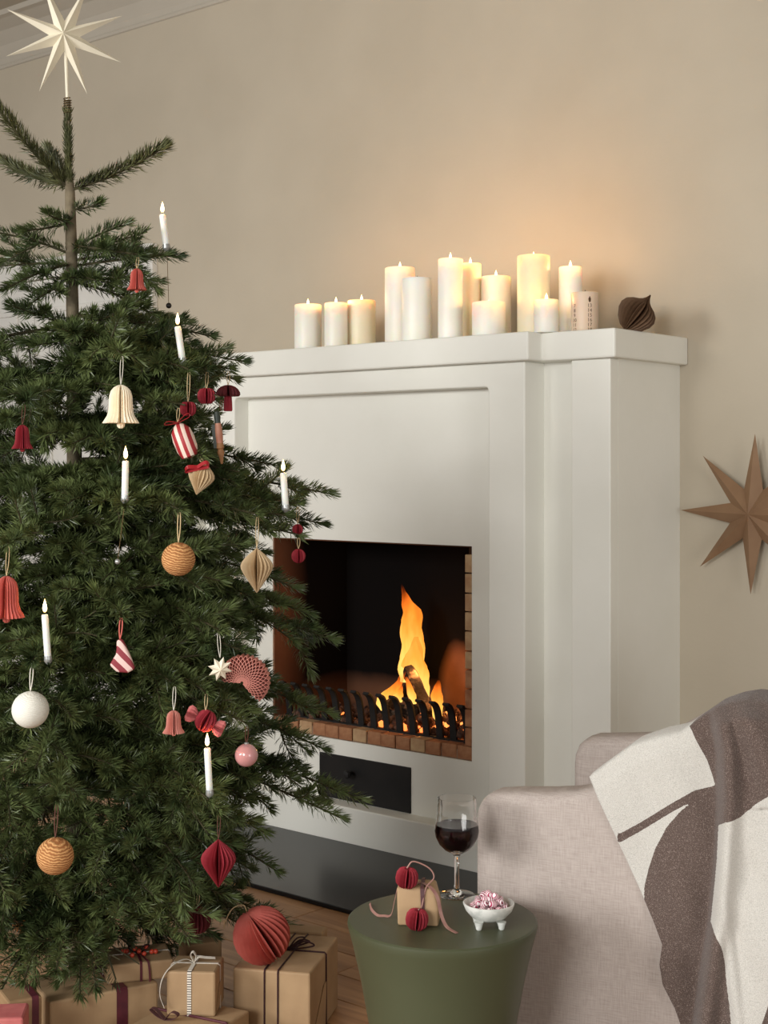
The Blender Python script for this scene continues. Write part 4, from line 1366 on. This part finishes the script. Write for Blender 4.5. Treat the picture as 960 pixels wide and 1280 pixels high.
# long box with berries on top of another
gD = W(62, 1253, 2.58)
g = gift('wide kraft box with a broad maroon ribbon, under the berry-topped one', (gD.x, gD.y), math.radians(29), .205, .15, .12)
wrap_ring(g, .205, .15, .12, .135, .021, M['maroon'], 'ribbon')
gC = W(133, 1209, 2.665)
g = gift('flat kraft box topped with red berries and a maroon ribbon', (gC.x, gC.y), math.radians(17), .125, .10, .035, loc_z=.1205)
wrap_ring(g, .125, .10, .035, .064, .0045, M['maroon'], 'ribbon')
wrap_ring(g, .125, .10, .035, .055, .003, M['ribbon_white'], 'ribbon', 'x')
tl = MB(); tl.ribbon(smooth_pts([(.066, .05, .037), (.072, .01, .039), (.078, -.003, .03), (.080, -.004, -.02), (.076, -.004, -.05)], 5), .0035, (1, 0, 0)); tl.build('ribbon_tail', M['maroon'], g)
bw = MB()
for sd in (-1, 1):
    bw.ribbon(smooth_pts([(.066, .05, .036), (.066 + sd * .010, .046, .051), (.066 + sd * .020, .05, .049), (.066 + sd * .010, .054, .039), (.066, .05, .036)], 5), .005, (0, 1, .1))
bw.build('bow', M['twine'], g)
for k in range(9):
    bx_, by_ = .036 + .060 * (k / 8), .042 + .014 * math.sin(k * 2.3)
    MB().lathe([(max(.0048 * math.sin(PI * i / 6), 1e-4), -.0048 * math.cos(PI * i / 6)) for i in range(7)], 10).build('berry', M['berry'], g, smooth=True).location = (bx_, by_, .041 + (.004 if k % 3 == 0 else 0))

gF = W(10, 1250, 2.50)
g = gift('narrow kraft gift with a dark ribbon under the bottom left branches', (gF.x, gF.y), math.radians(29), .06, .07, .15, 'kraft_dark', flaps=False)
wrap_ring(g, .06, .07, .15, .048, .012, M['maroon'], 'ribbon')
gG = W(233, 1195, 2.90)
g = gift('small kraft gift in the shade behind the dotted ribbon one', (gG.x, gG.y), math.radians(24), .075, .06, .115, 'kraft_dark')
gH = W(-42, 1266, 2.38)
g = gift('coral red parcel at the bottom left corner', (gH.x, gH.y), math.radians(6), .092, .07, .165, 'p_rose', flaps=False)

# ------------------------------------------------------------------ green side table
TZ = .374
tc_ = Vector(((553 - 480) / FPX * 2.25, 2.25, 0))
tb = MB().lathe([(.084, 0), (.088, .003), (.098, .10), (.1145, .209), (.1285, .285), (.140, .335), (.1462, .358), (.1485, .367), (.148, .3715), (.1455, .3738), (.142, TZ), (.03, TZ), (.001, TZ)], 72).build('side_table', M['green'], None, smooth=True)
tb.location = tc_
tag(tb, 'round dark green side table tapering towards the floor', 'side table')

# wine glass
def tpos(px, py):
    """a point on the table top"""
    D = (CAMH - TZ) * FPX / (py - HY)
    return W(px, py, D), D
p, D = tpos(571, 1119)
s = D / FPX
wg = thing('wine_glass', 'stemmed wine glass half full of red wine on the green table', 'glass', p)
outer = [(.0005, .0012), (21 * s, .0002), (22.3 * s, .0004), (22.5 * s, .0012), (20 * s, .0019), (9 * s, .0036), (4.0 * s, .010), (3.2 * s, .018), (3.0 * s, .045), (3.4 * s, .064), (6.0 * s, 52 * s), (15 * s, 57 * s), (22 * s, 64 * s), (26.5 * s, 73 * s), (27.8 * s, 81 * s), (26.6 * s, 91 * s), (24.8 * s, 102 * s), (24.0 * s, 114 * s), (24.2 * s, 122 * s)]
inner = [(23.3 * s, 122 * s), (23.1 * s, 114 * s), (23.9 * s, 102 * s), (25.6 * s, 91 * s), (26.8 * s, 81 * s), (25.5 * s, 73.5 * s), (21 * s, 65.5 * s), (14 * s, 59 * s), (6 * s, 55.5 * s), (.0005, 55 * s)]
def facet(prof, n=48):
    """lathe whose upper bowl is eight-sided"""
    vs_, fs_ = [], []
    zf0, zf1 = 88 * s, 104 * s
    for r_, z_ in prof:
        k_f = min(max((z_ - zf0) / (zf1 - zf0), 0), 1)
        for k in range(n):
            a = 2 * PI * k / n
            oct_ = math.cos(PI / 8) / math.cos(((a + .2) % (PI / 4)) - PI / 8)
            rr = r_ * (1 + k_f * (oct_ * 1.03 - 1))
            vs_.append(Vector((rr * math.cos(a), rr * math.sin(a), z_)))
    for i in range(len(prof) - 1):
        for k in range(n):
            k2 = (k + 1) % n
            fs_.append((i * n + k, i * n + k2, (i + 1) * n + k2, (i + 1) * n + k))
    fs_ += [tuple(range(n - 1, -1, -1)), tuple((len(prof) - 1) * n + k for k in range(n))]
    return MB().add(vs_, fs_)
facet(outer + inner).build('glass', M['glass'], wg, smooth=True)
MB().lathe([(.0005, 55.6 * s), (6 * s, 56.2 * s), (14.2 * s, 59.2 * s), (21.2 * s, 65.6 * s), (25.8 * s, 73.6 * s), (27.1 * s, 81 * s), (26.2 * s, 88 * s), (26.1 * s, 89 * s), (.0005, 89 * s)], 48).build('wine', M['wine'], wg, smooth=True)

# footed bowl with candies
p, D = tpos(611, 1158)
s = D / FPX
bw_ = thing('candy_bowl', 'small white speckled bowl on four feet on the green table', 'bowl', p)
z0 = 7 * s
MB().lathe([(.001, z0), (12 * s, z0 + 1 * s), (22 * s, z0 + 6 * s), (29 * s, z0 + 14 * s), (32 * s, z0 + 21 * s), (32.2 * s, z0 + 23 * s), (31 * s, z0 + 23.5 * s), (29.8 * s, z0 + 22 * s), (27 * s, z0 + 15 * s), (20 * s, z0 + 8.5 * s), (10 * s, z0 + 4 * s), (.001, z0 + 3.5 * s)], 40).build('bowl', M['ceramic'], bw_, smooth=True)
for k in range(4):
    a = PI / 4 + .05 + k * PI / 2
    MB().lathe([(2.4 * s, 0), (3.6 * s, 1.2 * s), (4.0 * s, 4 * s), (6.0 * s, 10 * s)], 12, Matrix.Translation((20 * s * math.cos(a), 20 * s * math.sin(a), 0))).build('foot', M['ceramic'], bw_, smooth=True)
cd_me = []
for st_, (cA, cB) in enumerate(((rgb(172, 40, 84), rgb(240, 226, 228)), (rgb(128, 28, 60), rgb(234, 214, 218)))):
    mm = mat_stripes('candy_stripes', cA, cB, 120 if st_ == 0 else 95, 'X', .25, 1.2, width=.42)
    mb = MB()
    mb.lathe([(.3, -1.0), (.62, -.95), (.8, -.7), (.9, -.3), (.92, 0), (.9, .3), (.8, .7), (.62, .95), (.3, 1.0)], 12, Matrix.Rotation(PI / 2, 4, 'Y') @ Matrix.Scale(.0060, 4))
    o = mb.build('peppermint', mm, None, smooth=True); cd_me.append(o.data); bpy.data.objects.remove(o)
rc = random.Random(5)
lay = [(0, 0, 22)] + [(10 * math.cos(k * 1.05), 10 * math.sin(k * 1.05), 22) for k in range(6)] + \
      [(20 * math.cos(k * .571 + .2), 20 * math.sin(k * .571 + .2), 20.5) for k in range(11)] + \
      [(5.5 * math.cos(k * 1.571 + .5), 5.5 * math.sin(k * 1.571 + .5), 30) for k in range(4)] + [(14.5 * math.cos(k * .785 + .3), 14.5 * math.sin(k * .785 + .3), 27.5) for k in range(8)] + [(0, 0, 36.5), (-6, 3, 34.5), (8, -3, 34)]
for i, (x, y_, z_) in enumerate(lay):
    o = bpy.data.objects.new('peppermint', cd_me[i % 2])
    o.location = p + Vector((x * s, y_ * s, (z_ + 4.5) * s))
    o.rotation_euler = (rc.uniform(-.5, .5), rc.uniform(-.5, .5), rc.uniform(0, 6))
    link(o)
    tag(o, 'pink and white striped peppermint heaped in the footed bowl', 'candy', 'peppermints in the bowl')

# little gift on the table
p, D = tpos(497, 1157)
s = D / FPX
tg = thing('small_gift', 'little kraft gift with rose ribbons on the green table', 'gift', p, math.radians(-6))
w_, d_, h_ = 51 * s, 44 * s, 47 * s
gb = MB()
top_in = 4.5 * s
lv = [(0, 0, 0), (w_, 0, 0), (w_, d_, 0), (0, d_, 0), (-.001, -.001, h_ * .5), (w_ + .001, -.001, h_ * .5), (w_ + .001, d_ + .001, h_ * .5), (-.001, d_ + .001, h_ * .5),
      (-top_in * .3, top_in * .6, h_), (w_ - top_in * 1.2, top_in * .6, h_), (w_ - top_in * 1.2, d_ - top_in, h_ * 1.02), (-top_in * .3, d_ - top_in, h_ * 1.02)]
fs_ = [(3, 2, 1, 0), (8, 9, 10, 11)]
for b0 in (0, 4):
    for k in range(4):
        k2 = (k + 1) % 4
        fs_.append((b0 + k, b0 + k2, b0 + 4 + k2, b0 + 4 + k))
gb.add(lv, fs_)
gb.build('wrapping', M['kraft'], tg, bevel=.0035, seg=3, smooth=True)
r1 = MB(); r1.ribbon(smooth_pts([(w_ * .60, -.0018, .0), (w_ * .62, -.0022, h_ * .5), (w_ * .60, top_in * .35, h_ * .985), (w_ * .59, d_ * .45, h_ * 1.045), (w_ * .58, d_ - top_in * .6, h_ * 1.03), (w_ * .6, d_ + .002, h_ * .5), (w_ * .6, d_ + .0015, 0)], 5), .0058, (1, 0, 0))
r1.build('ribbon', M['plum_ribbon'], tg)
r2 = MB(); r2.ribbon(smooth_pts([(w_ * .60, d_ * .4, h_ * 1.05), (w_ * .80, top_in * .5, h_ * 1.04), (w_ * .98, -.003, h_ * .8), (w_ * 1.08, -.006, h_ * .35), (w_ * 1.22, -.012, h_ * .08), (w_ * 1.48, -.030, .0012)], 5), .0055, (1, .6, 0))
r2.build('ribbon_tail', M['rose_ribbon'], tg)
r3 = MB(); r3.ribbon(smooth_pts([(w_ * .55, d_ * .4, h_ * 1.05), (w_ * .05, d_ * .3, h_ * 1.03), (-.006, d_ * .3, h_ * .6), (-.012, d_ * .35, h_ * .18), (-.024, d_ * .5, .006), (-.036, d_ * .8, .0015), (-.048, d_ * 1.3, .0015), (-.054, d_ * 1.8, .0030)], 5), .0042, (0, 1, .4))
r3.build('ribbon_tail', M['rose_ribbon'], tg)
cA_ = Vector((w_ * .22, d_ * .10, h_ + 12 * s)); cB_ = Vector((w_ * .50, -15 * s, 13.5 * s))
r4 = MB(); r4.tube(smooth_pts([cA_ + Vector((0, 0, 12 * s)), cA_ + Vector((8 * s, 2 * s, 20 * s)), Vector((w_ * .75, d_ * .2, h_ + 24 * s)), Vector((w_ * .88, d_ * .2, h_ + 12 * s)), Vector((w_ * .70, d_ * .05, h_ + 1 * s)), Vector((w_ * .60, -4 * s, h_ * .55)), cB_ + Vector((2 * s, 0, 12 * s))], 6), .0012, 6)
r4.build('cord', M['rose_ribbon'], tg)
for cc in (cA_, cB_):
    b = pleated([(r_ * s, z_ * s) for r_, z_ in prof_apple(14.5)], 18, .30, gaps=(13,)).build('paper_apple', M['p_red'], tg)
    b.location = cc; b.rotation_euler = (.1, .1, .2)

# ------------------------------------------------------------------ armchair
CB = Vector((.909, -.413, 0)).normalized()
CS = Vector((-CB.y, CB.x, 0))
C0 = Vector(((592 - 480) / FPX * 2.45, 2.45, 0))
chair = thing('armchair', 'pinkish beige linen armchair with rounded panel arms', 'armchair', C0, math.atan2(CB.y, CB.x))
def chair_tz(px, py, off=0.0):
    """pixel -> (t along the arm, z) on the arm's outer face moved out by off"""
    a = (px - 480) / FPX
    o = C0 - CS * off
    t = (a * o.y - o.x) / (CB.x - a * CB.y)
    D = o.y + t * CB.y
    return t, CAMH + (HY - py) / FPX * D
prof_near = [(592.3, 1022), (594, 1012), (598, 1003), (604, 997), (612, 993.5), (640, 992), (680, 992.5), (715, 991), (740, 986), (765, 974), (790, 957), (815, 945), (840, 938), (865, 926), (890, 911), (915, 900), (940, 896), (980, 898)]
pn = [chair_tz(*q) for q in prof_near]
tend = .74
pn = [(0.0, .06)] + pn + [(tend, pn[-1][1])] + [(tend, .06)]
zback = pn[-2][1]
def slab(poly, y0, y1, nm, parent, bev, mat_=None):
    n = len(poly)
    mb = MB().add([(x, y_, z_) for y_ in (y0, y1) for x, z_ in poly], [tuple(range(n)), tuple(range(2 * n - 1, n - 1, -1))] + [(i, (i + 1) % n, n + (i + 1) % n, n + i) for i in range(n)])
    return mb.build(nm, mat_ or M['chair'], parent, smooth=True, bevel=bev, seg=4, angle=50)
AT = .085
slab(pn, 0, AT, 'armrest', chair, .022)
# far arm: measured the same way on its inner face
FO = .545
def far_tz(px, py):
    return chair_tz(px, py, -FO)
pf = [far_tz(*q) for q in ((715.3, 956), (716.5, 944), (721, 933), (729, 926), (740, 922.5), (780, 922), (815, 921), (845, 912), (870, 898), (890, 887))]
t0 = pf[0][0]
pf = [(t0, .06)] + pf + [(tend, zback), (tend, .06)]
slab(pf, FO, FO + AT, 'armrest', chair, .022)
slab([(.60, .06), (.585, .38), (.60, zback - .04), (.63, zback), (.70, zback + .003), (.735, zback - .02), (.745, .06)], AT - .01, FO + .01, 'backrest', chair, .025)
slab([(.03, .10), (.03, .26), (.60, .26), (.60, .10)], AT - .005, FO + .005, 'seat_base', chair, .015)
slab([(.02, .262), (.015, .33), (.03, .365), (.10, .375), (.50, .37), (.595, .36), (.595, .262)], AT + .003, FO - .003, 'seat_cushion', chair, .025)
for x in (.06, .68):
    for y_ in (.05, FO + .04):
        MB().lathe([(.014, 0), (.017, .02), (.022, .075)], 12, Matrix.Translation((x, y_, 0))).build('leg', M['log'] if False else M['figure_tan'], chair, smooth=True)

# ------------------------------------------------------------------ throw over the arm
def interp(pts, x):
    return float(np.interp(x, [a for a, b in pts], [b for a, b in pts]))
TOP = [(738, 972), (765, 952), (790, 934), (820, 924), (850, 918), (862, 910), (876, 900), (895, 887), (915, 880), (932, 877.5), (960, 881), (1035, 892)]
LEFT = [(972, 738), (1000, 749), (1050, 772), (1110, 800), (1150, 817), (1180, 828), (1205, 825), (1230, 829), (1260, 844), (1310, 862)]
FOLD = [(870, 884), (900, 893), (940, 901), (1000, 902), (1080, 898), (1150, 891), (1220, 880), (1320, 866)]
YB = 1330.0
NU, NV = 190, 210
def thr_off(px, py):
    xf = interp(FOLD, py)
    k = 1 / (1 + math.exp(-(px - xf) / 2.2))
    o = .009 + .036 * k
    # roll of the fold itself, and soft hanging waves
    o += .020 * math.exp(-((px - xf - 11) / 10) ** 2)
    if py < 1010: o += .016 * math.exp(-((px - (xf + 40 + (py - 900) * .25)) / 20) ** 2)
    o += .006 * math.sin(px * .045 + py * .012) * min(max((py - 960) / 120, 0), 1)
    o += .010 * math.exp(-((px - (912 + (py - 1180) * .10)) / 7) ** 2) * (1 if py > 1150 else max(0, (py - 1120) / 30)) * .8
    o += .0025 * math.sin(px * .09 - py * .05)
    return o
def thr_dark(px, py):
    xf = interp(FOLD, py)
    if px < xf:
        # dark stroke from the right, running down to the left edge
        lo = interp([(776, 1051), (800, 1038), (840, 1014), (870, 998), (897, 988)], px)
        hi = interp([(776, 1041), (800, 1028), (840, 1004), (868, 988), (897, 981)], px)
        if hi <= py <= lo + 1 and px > 772: return 1
        # upper white area
        xe = interp([(880, 855), (905, 862), (925, 871), (950, 885), (980, 896), (985, 900)], py)
        if py < 985: return 1 if px > xe else 0
        # leaf-shaped white tongue, then dark
        xl = interp([(985, 905), (1002, 866), (1015, 850), (1035, 833), (1060, 820), (1085, 812), (1110, 806), (1140, 806), (1180, 815), (1400, 815)], py)
        return 1 if px > xl else 0
    else:
        yb = interp([(890, 1034), (905, 1030), (925, 1020), (945, 1005), (965, 993), (1035, 975)], px)
        if py < yb: return 1
        xb = interp([(1140, 885), (1156, 892), (1180, 899), (1215, 908), (1260, 914), (1330, 920)], py)
        if py > 1150 and px < xb: return 1
        xr = interp([(1230, 970), (1280, 952), (1330, 935)], py)
        if py > 1230 and px > xr: return 1
        return 0
vs_, pat = [], []
rows_ = []
OVER = 16
tx = np.linspace(738, 1035, NU)
for j in range(-OVER, NV):
    rowi = []
    for i in range(NU):
        u = i / (NU - 1)
        px0 = tx[i]; py0 = interp(TOP, px0)
        if j >= 0:
            v = j / (NV - 1)
            py = py0 + (YB - py0) * v
            xb = 866 + u * (1035 - 866)
            yl = 972 + (YB - 972) * v
            px = px0 + (xb - px0) * v + (interp(LEFT, yl) - (738 + (866 - 738) * v)) * (1 - u) ** 2
            off = thr_off(px, py)
            if v < .05: off = off * (.35 + .65 * v / .05)
            t_, z_ = chair_tz(px, py, off)
            vs_.append((t_, -off, z_)); pat.append(sum(thr_dark(px + dx_, py + dy_) for dx_ in (-1.2, 0, 1.2) for dy_ in (-1.2, 0, 1.2)) / 9)
        else:
            # over the top of the arm and down its inner side
            off = thr_off(px0, py0) * .35
            t_, z_ = chair_tz(px0, py0, off)
            k = -j / OVER
            wid = AT + .030
            if k < .5:
                a = k / .5
                vs_.append((t_ + .02 * a, -off + wid * a, z_ + .010 * math.sin(PI * a) - .002 * a))
            else:
                a = (k - .5) / .5
                vs_.append((t_ + .02, -off + wid + .004 * a, z_ - .002 - .13 * a))
            pat.append(thr_dark(px0, py0 + 2))
fs_ = []
for j in range(NV + OVER - 1):
    for i in range(NU - 1):
        a = j * NU + i
        # rows over the top come first in reverse order: j=-16 .. -1, then 0 .. NV-1
        fs_.append((a, a + 1, a + NU + 1, a + NU))
me = bpy.data.meshes.new('throw_blanket')
me.from_pydata(vs_, [], fs_)
at = me.attributes.new('pattern', 'FLOAT', 'POINT')
at.data.foreach_set('value', [float(x) for x in pat])
tw = finish('throw_blanket', me, M['throw'], None, smooth=True)
tw.location = C0; tw.rotation_euler = (0, 0, math.atan2(CB.y, CB.x))
md = tw.modifiers.new('thickness', 'SOLIDIFY'); md.thickness = .006; md.offset = 0
tag(tw, 'off-white and dark brown knitted throw draped over the armchair', 'blanket')
